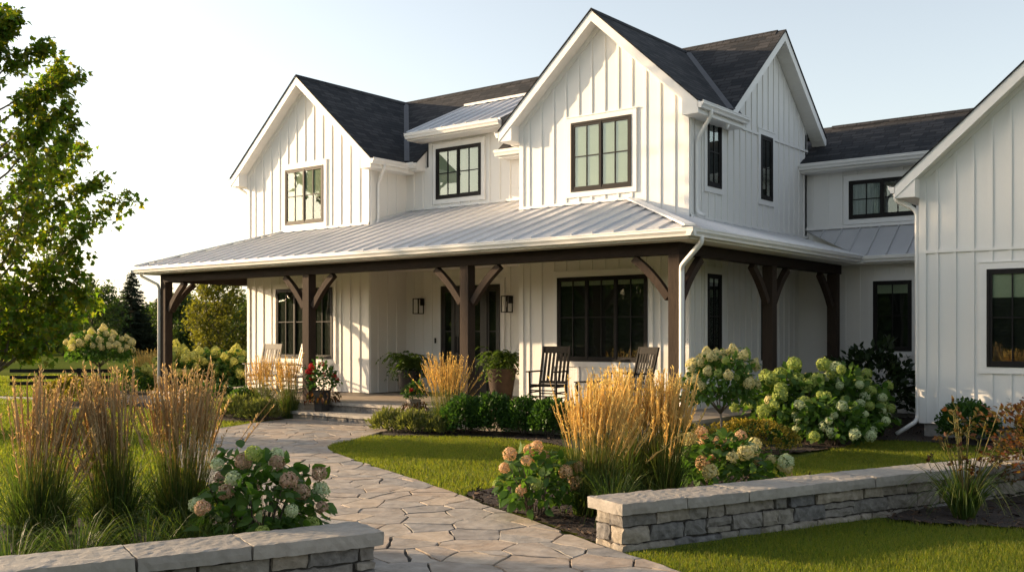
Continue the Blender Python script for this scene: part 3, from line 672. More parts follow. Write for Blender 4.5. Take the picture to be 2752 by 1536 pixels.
# valley flashing
def valley(p, q, w=.09):
    p = Vector(p); q = Vector(q); mb = MB(); mb.bar(p + Vector((0, 0, .03)), q + Vector((0, 0, .03)), w * 2, .012); return mb.build('valley_flashing', 'flashing', H)
za = 7.94; xe = AX1 + .32
def vy(x): zr = za - .87 * (x - AC); return (x, MC - (MZ - zr) / MS, zr)
valley(vy(xe - .02), vy(AC + .10))
def vb(x): zr = 7.86 - .90 * (x - BC); return (x, MC - (MZ - zr) / MS, zr)
valley(vb(BX1 + .28), vb(BC + .12))
# standing-seam metal
def metal_plane(name, poly, e, seam_from, seam_dir, lines):
    mb = MB(); mb.prism(poly, (0, 0, -.02))
    up = Vector(e).cross(Vector(seam_dir)).normalized()
    if up.z < 0: up = -up
    for p, q in lines:
        p = Vector(p) + up * .016; q = Vector(q) + up * .016; mb.bar(p, q, .024, .036, up=up)
    return mb.build(name, 'metal_roof', H)
PX0, PX1, PY, PZ = -22.3, -7.39, 13.7, 3.33; S1 = 1 / 3.0; SL = .42
zf = lambda y: PZ + S1 * (y - PY)
lines = []; x = PX0 + .2
while x < PX1:
    yt = YF
    if x < -20.17: yt = PY + (x - PX0) / 2.13 * 2.7
    if x > -10.09: yt = PY + (PX1 - x)
    if AX1 + .05 < x < BX0 - .05: yt = YM
    if yt - PY > .12: lines.append(((x, PY - .02, zf(PY - .02)), (x, yt, zf(yt))))
    x += .405
metal_plane('porch_roof', [(PX0, PY, PZ), (PX1, PY, PZ), (-10.09, YF, zf(YF)), (BX0, YF, zf(YF)), (BX0, YM, zf(YM)), (AX1, YM, zf(YM)), (AX1, YF, zf(YF)), (-20.17, YF, zf(YF))], (1, 0, 0), None, (0, 1, S1), lines)
lines = []; y = PY + .3
zs = lambda x: PZ + S1 * (PX1 - x)
while y < 20.9:
    xt = max(BX1, PX1 - (y - PY)); lines.append(((PX1 + .02, y, zs(PX1 + .02)), (xt, y, zs(xt)))); y += .405
metal_plane('porch_roof', [(PX1, PY, PZ), (PX1, 20.9, PZ), (BX1, YB, zs(BX1)), (BX1, YF, zs(BX1)), (-10.09, YF - .002, zs(-10.09))], (0, 1, 0), None, (-1, 0, S1), lines)
metal_plane('porch_roof', [(PX0, PY, PZ), (-20.17, YF - .002, zf(YF)), (AX0 - .01, YF, PZ + SL * (AX0 - PX0)), (AX0, YB, PZ + SL * (AX0 - PX0)), (PX0, YB, PZ)], (0, 1, 0), None, (1, 0, SL),
            [((PX0 - .02, q, PZ), (AX0 if q > YF else PX0 + (q - PY) / 2.7 * 2.13, q, PZ + SL * ((AX0 if q > YF else PX0 + (q - PY) / 2.7 * 2.13) - PX0))) for q in np.arange(PY + .4, YB, .405)])
SW = (4.0 - PZ) / (YB - 20.9)
metal_plane('wing_roof', [(PX1, 20.9, PZ), (GX0 + .1, 20.9, PZ), (GX0 + .1, YB, 4.0), (BX1, YB, 4.0)], (1, 0, 0), None, (0, 1, SW),
            [((q, 20.88, PZ), (q, YB, 4.0)) for q in np.arange(PX1 + .15, GX0, .40)] + [((q, 20.9 + (PX1 - q) / (PX1 - BX1) * (YB - 20.9), PZ + (PX1 - q) / (PX1 - BX1) * .67), (q, YB, 4.0)) for q in np.arange(PX1 - .25, BX1, -.40)])
cap = MB()
for p, q in (((PX1, PY, PZ), (-10.09, YF, zf(YF))), ((PX0, PY, PZ), (-20.17, YF, zf(YF)))): cap.bar(Vector(p) + Vector((0, 0, .03)), Vector(q) + Vector((0, 0, .03)), .17, .03)
cap.bar((-20.17, YF - .02, zf(YF) + .03), (AX1, YF - .02, zf(YF) + .03), .05, .05); cap.bar((BX0, YF - .02, zf(YF) + .03), (-10.09, YF - .02, zf(YF) + .03), .05, .05)
cap.bar((AX1, YM - .02, zf(YM) + .03), (BX0, YM - .02, zf(YM) + .03), .05, .05); cap.bar((BX1 + .03, YF, zs(BX1) + .03), (BX1 + .03, YB, zs(BX1) + .03), .05, .05)
cap.bar((AX1 + .03, YF, zf(YF) + .03), (AX1 + .03, YM, zf(YM) + .03), .05, .05); cap.bar((BX1, YB - .03, 4.03), (GX0, YB - .03, 4.03), .05, .06)
cap.build('roof_flashing', 'trim', H)
# little metal shed roof over the middle window
D0, D1 = DX0 - .27, DX1 + .28; dz0 = 6.38; dy0 = 17.15; dy1 = 19.22; dz1 = dz0 + .47 * (dy1 - dy0)
metal_plane('dormer_roof', [(D0, dy0, dz0), (D1, dy0, dz0), (D1, dy1, dz1), (D0, dy1, dz1)], (1, 0, 0), None, (0, 1, .47), [((q, dy0 - .02, dz0), (q, dy1, dz1)) for q in np.arange(D0 + .02, D1 + .02, .36)])
mb = MB(); mb.box(D0, D1, dy0 + .012, dy0 + .04, dz0 - .18, dz0 - .024); mb.box(D0, D1, dy0 + .04, YM + .05, dz0 - .18, dz0 - .15)
for xx in (DX0, DX1 - .1): mb.prism([(xx, YM + .004, 5.6), (xx, dy1, dz1 - .03), (xx, YM + .004, dz0 + .18)], (.1, 0, 0))
mb.bar((D0, dy1, dz1 + .03), (D1, dy1, dz1 + .03), .1, .06); mb.build('dormer_box', 'trim', H)
gutter((D0, dy0 + .01, dz0 - .02), (D1, dy0 + .01, dz0 - .02), (0, -1, 0))
# wing roof and garage roof
WZ, WS, WEY, WR = 5.42, .64, 21.35, 1.65
shingle_plane([(BX1, WEY, WZ), (1.0, WEY, WZ), (1.0, WEY + WR, WZ + WS * WR), (BX1, WEY + WR, WZ + WS * WR)], (1, 0, 0), (0, 1, WS))
shingle_plane([(BX1, WEY + 2 * WR, WZ), (1.0, WEY + 2 * WR, WZ), (1.0, WEY + WR, WZ + WS * WR), (BX1, WEY + WR, WZ + WS * WR)], (1, 0, 0), (0, -1, WS))
zr_ = WZ + WS * WR; zb_ = WZ + WS * (21.77 - WEY)
shingle_plane([(-11.0, 21.77, zb_), (BX1 - .002, 21.77, zb_), (BX1 - .002, WEY + WR, zr_), (-11.0, WEY + WR, zr_)], (1, 0, 0), (0, 1, WS))
mb = MB(); mb.box(BX1, GX0 + .3, WEY + .012, WEY + .04, WZ - .19, WZ - .03); mb.box(BX1, GX0 + .3, WEY + .04, YWU, WZ - .20, WZ - .17); mb.build('eave_box', 'trim', H)
gutter((BX1 + .02, WEY + .01, WZ - .02), (GX0 + .3, WEY + .01, WZ - .02), (0, -1, 0))
rc = MB(); x = BX1 + .1
while x < 0:
    z_ = WZ + WS * WR; y_ = WEY + WR
    rc.prism([(x, y_ - .13, z_ - WS * .13 + .018), (x, y_, z_ + .022), (x, y_ + .13, z_ - WS * .13 + .018), (x, y_, z_ + .004)], (.29, 0, 0)); x += .30
rc.build('ridge_cap', 'shingle', H, uvfun=lambda v: (v[0], v[1]))
gable_y(GX0 + GW / 2, GW / 2 + .33, 4.25 + .88 * GW / 2 + .25, .88, YG - .30, 26, GW / 2)
# gutters and downspouts of the gables
azE = 7.94 - .87 * 2.56; bzE = 7.86 - .9 * 2.25; gzE = 4.5 + .88 * GW / 2 - .88 * (GW / 2 + .33)
gutter((AC + 2.55, YF - .30, azE - .02), (AC + 2.55, EY0 - .02, azE - .02), (1, 0, 0)); gutter((AC - 2.55, 20, azE - .02), (AC - 2.55, YF - .30, azE - .02), (-1, 0, 0))
gutter((BC + 2.24, YF - .30, bzE - .02), (BC + 2.24, 18.0, bzE - .02), (1, 0, 0)); gutter((BC - 2.24, EY0, bzE - .02), (BC - 2.24, YF - .30, bzE - .02), (-1, 0, 0))
gutter((GX0 - .32, 21.3, gzE - .02), (GX0 - .32, YG - .30, gzE - .02), (-1, 0, 0))
downspout([(AC + 2.60, YF + .10, azE - .12), (AC + 2.60, YF + .10, azE - .22), (AX1 + .06, YF + .22, azE - .52), (AX1 + .06, YF + .22, zf(YF) + .12), (AX1 + .16, YF + .1, zf(YF) + .05)])
downspout([(BC + 2.30, YF + .10, bzE - .12), (BC + 2.30, YF + .10, bzE - .22), (BX1 + .06, YF + .16, bzE - .62), (BX1 + .06, YF + .16, zs(BX1) + .10), (BX1 + .22, YF + .16, zs(BX1) + .03)])
downspout([(AC - 2.60, YF + .0, azE - .12), (AC - 2.60, YF + .0, azE - .22), (AX0 - .06, YF + .05, azE - .40), (AX0 - .06, YF + .1, 3.8)])
downspout([(BC - 2.30, YF + .2, bzE - .12), (BC - 2.30, YF + .2, bzE - .2), (BX0 - .05, YF + .3, bzE - .3), (BX0 - .05, YF + .5, zf(YM))])
downspout([(GX0 - .37, YG - .1, gzE - .12), (GX0 - .37, YG - .1, gzE - .24), (GX0 - .06, YG + .02, gzE - .42), (GX0 - .05, YG + .03, .45), (GX0 - .05, YG - .0, .28), (GX0 - .32, YG - .22, .06)])

# ------------------------------------------------------------------ the porch
mb = MB(); mb.box(PX0 + .15, BX1 - .0, 14.0, YM, DK - .06, DK); mb.box(BX1 - .002, -7.70, 14.002, 21.2, DK - .061, DK - .001); mb.box(PX0 + .15, AX0, YM, YB, DK - .06, DK)
mb.build('porch_floor', 'deck', H)
mb = MB(); mb.box(PX0 + .2, -7.76, 14.05, 14.2, -.1, DK - .062); mb.box(-7.9, -7.761, 14.2, 21.1, -.1, DK - .062); mb.box(PX0 + .2, PX0 + .35, 14.2, YB, -.1, DK - .062); mb.build('porch_skirt', 'step_stone', H)
mb = MB(); mb.box(PX0 + .3, BX0, 14.25, YF - .03, 3.20, 3.215); mb.box(AX1, BX0 - .01, YF - .03, YM - .03, 3.20, 3.215); mb.box(BX0, -7.8, 14.25, YF - .03, 3.20, 3.214); mb.box(BX1 + .03, -7.8, YF - .03, 21.2, 3.20, 3.214); mb.box(PX0 + .3, AX0 - .03, YF, YB, 3.2, 3.215)
mb.build('porch_ceiling', 'soffit', H)
mb = MB(); mb.box(PX0 + .03, PX1 - .03, PY + .012, PY + .035, PZ - .17, PZ - .02); mb.box(PX0 + .03, PX1 - .04, PY + .036, 14.1, PZ - .172, PZ - .15)
mb.box(PX1 - .035, PX1 - .012, PY + .04, 20.9, PZ - .17, PZ - .02); mb.box(-7.79, PX1 - .036, 14.1, 21.2, PZ - .173, PZ - .151); mb.box(PX0 + .012, PX0 + .03, PY + .04, YB, PZ - .17, PZ - .02)
mb.box(PX1 - .03, GX0, 20.912, 20.935, PZ - .17, PZ - .02); mb.box(PX1 - .03, GX0, 20.936, YWL, PZ - .172, PZ - .15); mb.build('porch_fascia', 'trim', H)
gutter((PX0 - .11, PY, PZ - .015), (PX1 + .11, PY, PZ - .015), (0, -1, 0)); gutter((PX1, PY - .11, PZ - .014), (PX1, 20.79, PZ - .014), (1, 0, 0)); gutter((PX0, YB, PZ - .014), (PX0, PY - .11, PZ - .014), (-1, 0, 0))
gutter((PX1 + .11, 20.9, PZ - .016), (GX0 + .02, 20.9, PZ - .016), (0, -1, 0))
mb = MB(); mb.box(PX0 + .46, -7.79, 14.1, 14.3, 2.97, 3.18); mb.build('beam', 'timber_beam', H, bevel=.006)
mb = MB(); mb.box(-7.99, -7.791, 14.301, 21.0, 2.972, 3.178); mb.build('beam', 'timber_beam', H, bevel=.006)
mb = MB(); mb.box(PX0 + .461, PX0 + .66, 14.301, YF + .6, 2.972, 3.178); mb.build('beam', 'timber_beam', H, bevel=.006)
def brace(mb, p, d):
    """curved knee brace from the post at p going along d and up to the beam"""
    d = Vector((d[0], d[1], 0)); s = Vector((-d.y, d.x, 0)) * .055; n = 8; A = []; B = []
    for i in range(n + 1):
        t = i / n; bow = .045 * math.sin(math.pi * t)
        a = p + d * (.10 + .62 * t - bow * .6) + Vector((0, 0, 2.34 + .64 * t + bow * .6)); A.append(a); B.append(a + Vector((d.x * .085, d.y * .085, -.085)))
    for i in range(n):
        mb.add([A[i] - s, A[i + 1] - s, B[i + 1] - s, B[i] - s, A[i] + s, A[i + 1] + s, B[i + 1] + s, B[i] + s], [(0, 1, 2, 3), (7, 6, 5, 4), (0, 4, 5, 1), (3, 2, 6, 7), (0, 3, 7, 4), (1, 5, 6, 2)])
for (px, py, dirs) in ((-21.74, 14.2, [(1, 0), (0, 1)]), (-16.57, 14.2, [(1, 0), (-1, 0)]), (-12.21, 14.2, [(1, 0), (-1, 0)]), (-7.89, 14.2, [(-1, 0), (0, 1)]), (-7.89, 17.66, [(0, 1), (0, -1)]), (-7.89, 20.8, [(0, -1)])):
    mb = MB(); mb.box(px - .1, px + .1, py - .1, py + .1, DK, 2.968); po = mb.build('porch_post', 'timber', H, bevel=.007)
    for dd in dirs:
        mb = MB(); brace(mb, Vector((px, py, 0)), dd); mb.build('brace', 'timber', po)
downspout([(-7.33, 13.95, PZ - .13), (-7.33, 13.95, PZ - .22), (-7.70, 14.02, PZ - .55), (-7.725, 14.06, PZ - .62), (-7.725, 14.06, .18), (-7.55, 13.95, .06)], .042)
downspout([(PX0 - .05, PY + .2, PZ - .13), (PX0 - .05, PY + .2, PZ - .2), (-21.86, 14.05, PZ - .42), (-21.87, 14.08, PZ - .5), (-21.87, 14.08, .2)])
# front door with two sidelights
DO = (-15.90, YM, DK + .03); dw, dh = 1.74, 2.44
mb = MB(); mb.obox(DO, X_, (0, -1), .004, dw - .004, -.02, .004, DK + .03, DK + .03 + dh, 1)  # last box: backing panel coloured as the shade indoors
for a, b in ((0, .06), (.36, .43), (dw - .43, dw - .36), (dw - .06, dw)): mb.obox(DO, X_, (0, -1), a, b, .002, .06, DK + .03, DK + .03 + dh)
mb.obox(DO, X_, (0, -1), .06, dw - .06, .003, .058, DK + .03 + dh - .08, DK + .03 + dh); mb.obox(DO, X_, (0, -1), .06, dw - .06, .003, .075, DK + .002, DK + .06)
for a in (.06, dw - .36):
    b = a + .30
    mb.obox(DO, X_, (0, -1), a, a + .05, .004, .04, DK + .06, DK + dh - .05); mb.obox(DO, X_, (0, -1), b - .05, b, .004, .04, DK + .06, DK + dh - .05)
    mb.obox(DO, X_, (0, -1), a + .05, b - .05, .004, .04, DK + .06, DK + .55); mb.obox(DO, X_, (0, -1), a + .05, b - .05, .004, .04, DK + dh - .12, DK + dh - .05); mb.obox(DO, X_, (0, -1), a + .05, b - .05, .004, .034, DK + 1.42, DK + 1.445)
door = mb.build('front_door', ['door_paint', 'room_shade'], H)
mb = MB(); a, b = .44, dw - .44
mb.obox(DO, X_, (0, -1), a, a + .12, .005, .05, DK + .07, DK + dh - .06); mb.obox(DO, X_, (0, -1), b - .12, b, .005, .05, DK + .07, DK + dh - .06); mb.obox(DO, X_, (0, -1), a + .12, b - .12, .005, .05, DK + dh - .20, DK + dh - .06)
mb.obox(DO, X_, (0, -1), a + .12, b - .12, .005, .05, DK + .07, DK + .20); mb.obox(DO, X_, (0, -1), a + .12, b - .12, .005, .05, DK + .68, DK + .82); mb.obox(DO, X_, (0, -1), a + .12, b - .12, .005, .036, DK + .20, DK + .68)
mb.obox(DO, X_, (0, -1), a + .18, b - .18, .036, .046, DK + .26, DK + .62); mb.obox(DO, X_, (0, -1), a + .12, b - .12, .005, .04, DK + 1.42, DK + 1.445); mb.build('door_leaf', 'door_paint', door, bevel=.003)
mb = MB(); mb.obox(DO, X_, (0, -1), a + .12, b - .12, .018, .022, DK + .82, DK + dh - .2); mb.build('pane', 'glass', door)
for q in (.06, dw - .36):
    mb = MB(); mb.obox(DO, X_, (0, -1), q + .05, q + .25, .018, .022, DK + .55, DK + dh - .12); mb.build('pane', 'glass', door)
mb = MB(); mb.bar((DO[0] + a + .06, YM - .09, DK + .95), (DO[0] + a + .06, YM - .09, DK + 1.32), .022); mb.bar((DO[0] + a + .06, YM - .04, DK + .98), (DO[0] + a + .06, YM - .09, DK + .98), .018); mb.bar((DO[0] + a + .06, YM - .04, DK + 1.29), (DO[0] + a + .06, YM - .09, DK + 1.29), .018); mb.build('handle', 'black_metal', door)
mb = MB(); mb.obox(DO, X_, (0, -1), -.12, 0, -.002, .034, DK + .02, DK + dh + .15); mb.obox(DO, X_, (0, -1), dw, dw + .12, -.002, .034, DK + .02, DK + dh + .15); mb.obox(DO, X_, (0, -1), 0, dw, -.002, .034, DK + .031 + dh, DK + dh + .15)
mb.obox(DO, X_, (0, -1), -.135, dw + .135, -.002, .046, DK + dh + .15, DK + dh + .175); mb.obox(DO, X_, (0, -1), 0, dw, .004, .10, DK + .002 - .0, DK + .002); mb.build('casing', 'trim', door)
mb = MB(); mb.box(DO[0] + .3, DO[0] + dw - .3, 16.75, 17.42, DK + .001, DK + .016)
tag(mb.build('doormat', 'mat_coir'), 'brown coir doormat lying in front of the black front door', 'doormat')
# stone steps
st = thing('stone_steps', 'two grey stone steps leading from the flagstone path up to the porch', 'steps', (-14.6, 13.8, 0))
def rough_box(x0, x1, y0, y1, z0, z1, amp, cell=.09, seed=0):
    bm = bmesh.new(); bmesh.ops.create_cube(bm, size=1.0)
    n = [max(1, int(round(d / cell))) for d in (x1 - x0, y1 - y0, z1 - z0)]
    for ax in range(3):
        es = [e for e in bm.edges if abs((e.verts[0].co - e.verts[1].co)[ax]) > .9 / 1.0 * 1 and abs((e.verts[0].co - e.verts[1].co)[ax]) > .5]
        if n[ax] > 1: bmesh.ops.subdivide_edges(bm, edges=es, cuts=n[ax] - 1, use_grid_fill=True)
    for v in bm.verts:
        p = Vector((x0 + (v.co.x + .5) * (x1 - x0), y0 + (v.co.y + .5) * (y1 - y0), z0 + (v.co.z + .5) * (z1 - z0)))
        e = sum(1 for c in v.co if abs(abs(c) - .5) < 1e-4)
        q = p * 6 + Vector((seed * 7.3, seed * 3.1, seed))
        p += Vector((noise.noise(q), noise.noise(q + Vector((31, 0, 0))), .45 * noise.noise(q + Vector((0, 31, 0))))) * amp
        p += noise.noise_vector(q * 4) * amp * .55
        if e >= 2: p -= Vector((math.copysign(1, v.co.x) * (abs(abs(v.co.x) - .5) < 1e-4), math.copysign(1, v.co.y) * (abs(abs(v.co.y) - .5) < 1e-4), math.copysign(1, v.co.z) * (abs(abs(v.co.z) - .5) < 1e-4))) * amp * .30
        v.co = p
    vs = [tuple(v.co) for v in bm.verts]; bm.verts.index_update(); fs = [[v.index for v in f.verts] for f in bm.faces]; bm.free(); return vs, fs
for z0, z1, y0, y1, xa, xb in ((.115, .18, 13.50, 14.04, -16.4, -12.86), (.30, .366, 13.93, 14.5, -16.5, -12.72)):
    mb = MB(); x = xa; k = 0
    while x < xb - .2:
        x2 = min(xb, x + 1.2); x2 = xb if xb - x2 < .4 else x2
        mb.add(*rough_box(x + .004, x2 - .004, y0, y1, z0, z1, .012, .1, k + z0 * 90)); x = x2; k += 1
    mb.build('tread', 'step_stone', st)
    mb = MB(); x = xa + .03; k = 5
    while x < xb - .1:
        x2 = min(xb - .02, x + .35 + .4 * ((k * 37 % 11) / 11)); mb.add(*rough_box(x + .004, x2 - .004, y0 + .04, y1, z0 - .185 if z0 > .2 else -.06, z0 - .002, .012, .09, k)); x = x2; k += 1
    mb.build('riser', 'ledge_stone', st)
# lanterns and the doorbell
def lantern(x, label):
    z = 2.20; t = thing('wall_lantern', label, 'lamp', (x, YM, z), group='lanterns beside the front door')
    y = YM - .026; yc = YM - .17; hw = .085
    mb = MB(); mb.box(x - .06, x + .06, y - .02, y + .02, z + .20, z + .36); mb.build('back_plate', 'black_metal', t, bevel=.003)
    mb = MB(); mb.box(x - .075, x + .075, y + .004, y + .02, z + .1, z + .40); mb.build('mount_block', 'trim', t)
    mb = MB(); mb.box(x - .012, x + .012, yc, y, z + .345, z + .37)
    for sx in (-1, 1):
        for sy in (-1, 1): mb.box(x + sx * hw - .009, x + sx * hw + .009, yc + sy * hw - .009, yc + sy * hw + .009, z, z + .36)
    for zz in (z, z + .345):
        for s in (-1, 1):
            mb.box(x - hw - .009, x + hw + .009, yc + s * hw - .009, yc + s * hw + .009, zz, zz + .018); mb.box(x + s * hw - .009, x + s * hw + .009, yc - hw, yc + hw, zz + .001, zz + .017)
    mb.box(x - .04, x + .04, yc - .04, yc + .04, z + .346, z + .362); mb.build('lantern_frame', 'black_metal', t)
    mb = MB(); mb.tube([(x, yc, z + .345), (x, yc, z + .24)], .018, 8); mb.tube([(x, yc, z + .24), (x, yc, z + .12)], .014, 8, mi=1); mb.build('lamp_socket', ['black_metal', 'white_paint'], t)
lantern(-16.50, 'black box lantern on the entry wall, the one above the doorbell'); lantern(-13.86, 'black box lantern between the front door and the projecting bay')
mb = MB(); mb.box(-16.10, -16.06, YM - .055, YM - .034, 1.52, 1.64); tag(mb.build('doorbell', 'black_metal', None, bevel=.004), 'small black doorbell on the white trim beside the front door', 'doorbell')

# ------------------------------------------------------------------ trees
def branch(mb, p, d, L, r0, rng, k=6, up=.25, wob=.12):
    """a bent, tapering limb; returns its points"""
    p = Vector(p); d = Vector(d).normalized(); pts = [p.copy()]
    for i in range(k):
        d = (d + Vector((rng.normal() * wob, rng.normal() * wob, rng.normal() * wob * .6 + up * .12))).normalized(); p = p + d * (L / k); pts.append(p.copy())
    mb.tube(pts, [r0 * (1 - .82 * i / k) for i in range(k + 1)], 6 if r0 > .03 else 4, cap=False); return pts
def at(u, depth):   # a bearing in degrees is read off the photo once and kept as a place on the ground
    r = (u - 1288) / 2575 * depth; return (-math.sin(CAM_YAW) * depth + math.cos(CAM_YAW) * r, math.cos(CAM_YAW) * depth + math.sin(CAM_YAW) * r, 0)
def tree(name, label, cat, loc, height, prof, n_limbs, leaf, n_leaf, lmat, seed, trunk_r=.12, bark='bark', shape=QUAD, rise=.75, z0=.12, group=None, spread=.28, limb_len=None, droop=.0, twig=3):
    """tapered trunk, limbs that reach the outline prof(t) and leaves gathered round the twigs"""
    rng = np.random.default_rng(seed); t = thing(name, label, cat, loc, group=group); mb = MB()
    tr = [Vector((.06 * height * .1 * rng.normal() * i / 8, .06 * height * .1 * rng.normal() * i / 8, height * .94 * i / 8)) for i in range(9)]
    mb.tube(tr, [trunk_r * (1.25 if i == 0 else 1) * (1 - .9 * i / 8) + .006 for i in range(9)], 8)
    tips = []; az = rng.uniform(0, 6.28)
    for i in range(n_limbs):
        f = z0 + (0.96 - z0) * (i + rng.uniform(0, .8)) / n_limbs; az += 2.4 + rng.normal() * .25
        R = prof(f) * height * rng.uniform(.78, 1.08); b = Vector((0, 0, height * max(.02, f - rise * R / height * .8)))
        b.z = max(b.z, height * z0 * .5)
        q = tr[min(8, int(b.z / (height * .94) * 8))]; b.x, b.y = q.x, q.y
        d = Vector((math.cos(az), math.sin(az), rise * rng.uniform(.7, 1.2))); L = math.hypot(R, rise * R)
        pts = branch(mb, b, d, L, trunk_r * .38 * (1 - .6 * f) + .008, rng, 7, .3)
        for j in range(2, 8):
            for _ in range(twig):
                a = rng.normal(0, 1, 3); dd = (pts[j] - pts[j - 1]).normalized() + Vector(a) * .55
                tw = branch(mb, pts[j], dd, L * rng.uniform(.10, .24) * (1.25 - j / 12), .012, rng, 3, .2)
                tips += [(tw[1], tw[2] - tw[1]), (tw[2], tw[3] - tw[2]), (tw[3], tw[3] - tw[2])]
        tips += [(pts[7], pts[7] - pts[6])] * 3
    mb.build('trunk', bark, t, smooth=True).location = (0, 0, 0)
    P = np.array([tuple(a) for a, _ in tips]); D = nrm(np.array([tuple(b) for _, b in tips]))
    k = rng.integers(0, len(P), n_leaf)
    pos = P[k] + rng.normal(0, spread * leaf * 2.0, (n_leaf, 3)) - D[k] * rng.uniform(0, leaf, (n_leaf, 1))
    T = D[k] * .7 + rng.normal(0, .7, (n_leaf, 3)) + np.array([0, 0, -droop])
    ok = pos[:, 2] > .25; V, F = leaves(pos[ok], T[ok], leaf, shape, rng, .3, .3)
    np_mesh('crown', [(V, F, 0)], lmat, t); return t
# the thing's own frame starts at its base, so tree meshes are built round the origin
def local(f):
    def g(*a, **k): return f(*a, **k)
    return g
_thing = thing
def thing(name, label, cat, loc=(0, 0, 0), rz=0.0, group=None, scale=None):
    o = _thing(name, label, cat, loc, rz, group, scale); ORG[o.name] = Vector((0, 0, 0)); return o

tree('maple_tree', 'tall maple with broad lobed green leaves reaching in front of the pale sky', 'tree', at(-16, 36), 13.6,
     lambda f: np.interp(f, [0, .05, .12, .22, .30, .36, .5, .68, .8, .92, 1], [.16, .22, .23, .23, .27, .325, .30, .23, .175, .085, .03]), 56, .22, 19500, 'maple_leaf', 5, .15, 'bark_pale', MAPLE, rise=.85, z0=.05, droop=.45, spread=.34, twig=4)
ROUND = lambda f: np.interp(f, [0, .2, .45, .7, .9, 1], [.2, .33, .38, .32, .18, .05])
SLIMT = lambda f: np.interp(f, [0, .2, .6, .85, 1], [.08, .10, .10, .07, .02])
tree('ornamental_tree', 'loose yellow-green young tree seen between the corner post and the house', 'tree', at(548, 50), 4.5, lambda f: np.interp(f, [0, .2, .45, .7, .9, 1], [.3, .42, .46, .38, .22, .06]), 30, .16, 7500, 'gold_leaf', 8, .08, z0=.10, spread=.5)
def spruce(name, label, loc, h, r, seed, n=60):
    rng = np.random.default_rng(seed); t = thing(name, label, 'tree', loc); mb = MB(); mb.tube([(0, 0, 0), (0, 0, h * .5), (0, 0, h)], [h * .022, h * .014, .01], 7); P = []; T = []
    for i in range(n):
        f = (i + .5) / n; z = h * (.05 + .94 * f); R = r * (1 - f) ** .85 * rng.uniform(.75, 1.1) + .05
        for a in rng.uniform(0, 6.28, 7):
            d = Vector((math.cos(a), math.sin(a), 0)); e = Vector((0, 0, z)) + d * R + Vector((0, 0, -.22 * R + .12 * R * rng.normal()))
            if i % 3 == 0 and R > .3: mb.tube([(0, 0, z), tuple(e)], [.02, .006], 4, cap=False)
            m_ = max(3, int(R / .07))
            for q in np.linspace(.12, 1, m_):
                for s in (-1, 1, 0):
                    P.append(Vector((0, 0, z)).lerp(e, q)); T.append((d.x + s * -d.y * .9, d.y + s * d.x * .9, -.15 + .5 * (q > .9) + rng.normal() * .2))
    mb.build('trunk', 'bark', t); P = np.array([tuple(p) for p in P]); P += rng.normal(0, .03, P.shape)
    V, F = leaves(P, np.array(T), .20 * h / 7, QUAD * np.array([.6, 1]), rng, .2, .3); np_mesh('crown', [(V, F, 0)], 'spruce_leaf', t); return t
spruce('spruce_tree', 'dark pointed spruce tree standing tallest in the wood behind the porch', at(332, 88), 7.3, 2.5, 3)
spruce('spruce_tree', 'smaller dark spruce half hidden behind the porch corner post', at(395, 96), 5.2, 2.3, 4, 44)
bgt = [(232, 80, 6.0, 'round green tree beside the tall spruce with sunlit tips'), (160, 84, 5.4, 'bushy green tree behind the white-flowered standard hydrangea'), (70, 90, 5.2, 'dense green tree behind the black rail fence'),
       (455, 86, 5.0, 'shaded green tree filling the gap beside the corner post'), (500, 92, 4.6, 'dark tree rising behind the loose yellow-green tree'), (-60, 88, 6.0, 'tall green tree behind the maple trunk'), (620, 90, 5.0, 'green tree hidden mostly behind the house wall'), (290, 95, 4.6, 'low dark tree at the foot of the tall spruce')]
for i, (u, dpt, h, lab) in enumerate(bgt):
    tree('deciduous_tree', lab, 'tree', at(u, dpt), h, lambda f: np.interp(f, [0, .2, .45, .7, .9, 1], [.36, .46, .48, .40, .24, .06]), 26, .26, 5200, 'far_leaf', 40 + i, .12, z0=.04, spread=.5, group='trees of the far wood', rise=.6)
# a far-off hedge of trees that reads as one mass
rng = np.random.default_rng(77); P = []
for u in np.arange(-500, 760, 13):
    a = at(u + rng.normal() * 8, 104 + rng.normal() * 5); h = 4.3 + rng.normal() * .6
    q = sphere_dirs(240, rng); q *= rng.uniform(.6, 1, (240, 1)); P.append(q * np.array([1.7, 1.7, h * .55]) + np.array([a[0], a[1], h * .5]))
P = np.concatenate(P); V, F = leaves(P, rng.normal(0, 1, P.shape), .55, QUAD * 1.3, rng); tag(np_mesh('treeline', [(V, F, 0)], 'far_leaf'), 'dark far-off mass of trees closing the field', 'trees', kind='stuff')
# trees beyond the frame whose shade falls across the garden and whose images stand in the windows
def shade_tree(loc, h, r, seed, nl=2600, zlo=.2, leaf=.34):
    pr = lambda f: np.interp(f, [0, zlo, .5, .8, 1], [r * .3 / h, r * .8 / h, r / h, r * .75 / h, .1 * r / h])
    return tree('shade_tree', 'broad tree standing beyond the lawn opposite the porch', 'tree', loc, h, pr, 24, leaf, nl, 'far_leaf', seed, .16, z0=zlo, spread=.5, group='trees opposite the house', rise=.5)
tree('shade_tree', 'slim tall tree standing beyond the lawn opposite the porch', 'tree', (-27.8, 7.95, 0), 13.2, lambda f: np.interp(f, [0, .5, .55, .9, 1], [.01, .03, .066, .06, .02]), 34, .26, 7000, 'far_leaf', 61, .13, z0=.53, spread=.4, group='trees opposite the house', rise=.3)
tree('shade_tree', 'slim upright tree standing beyond the lawn opposite the porch', 'tree', (-25, 5.2, 0), 6.2, lambda f: 1.25 * SLIMT(f), 24, .24, 5200, 'far_leaf', 63, .07, z0=.1, spread=.5, group='trees opposite the house')
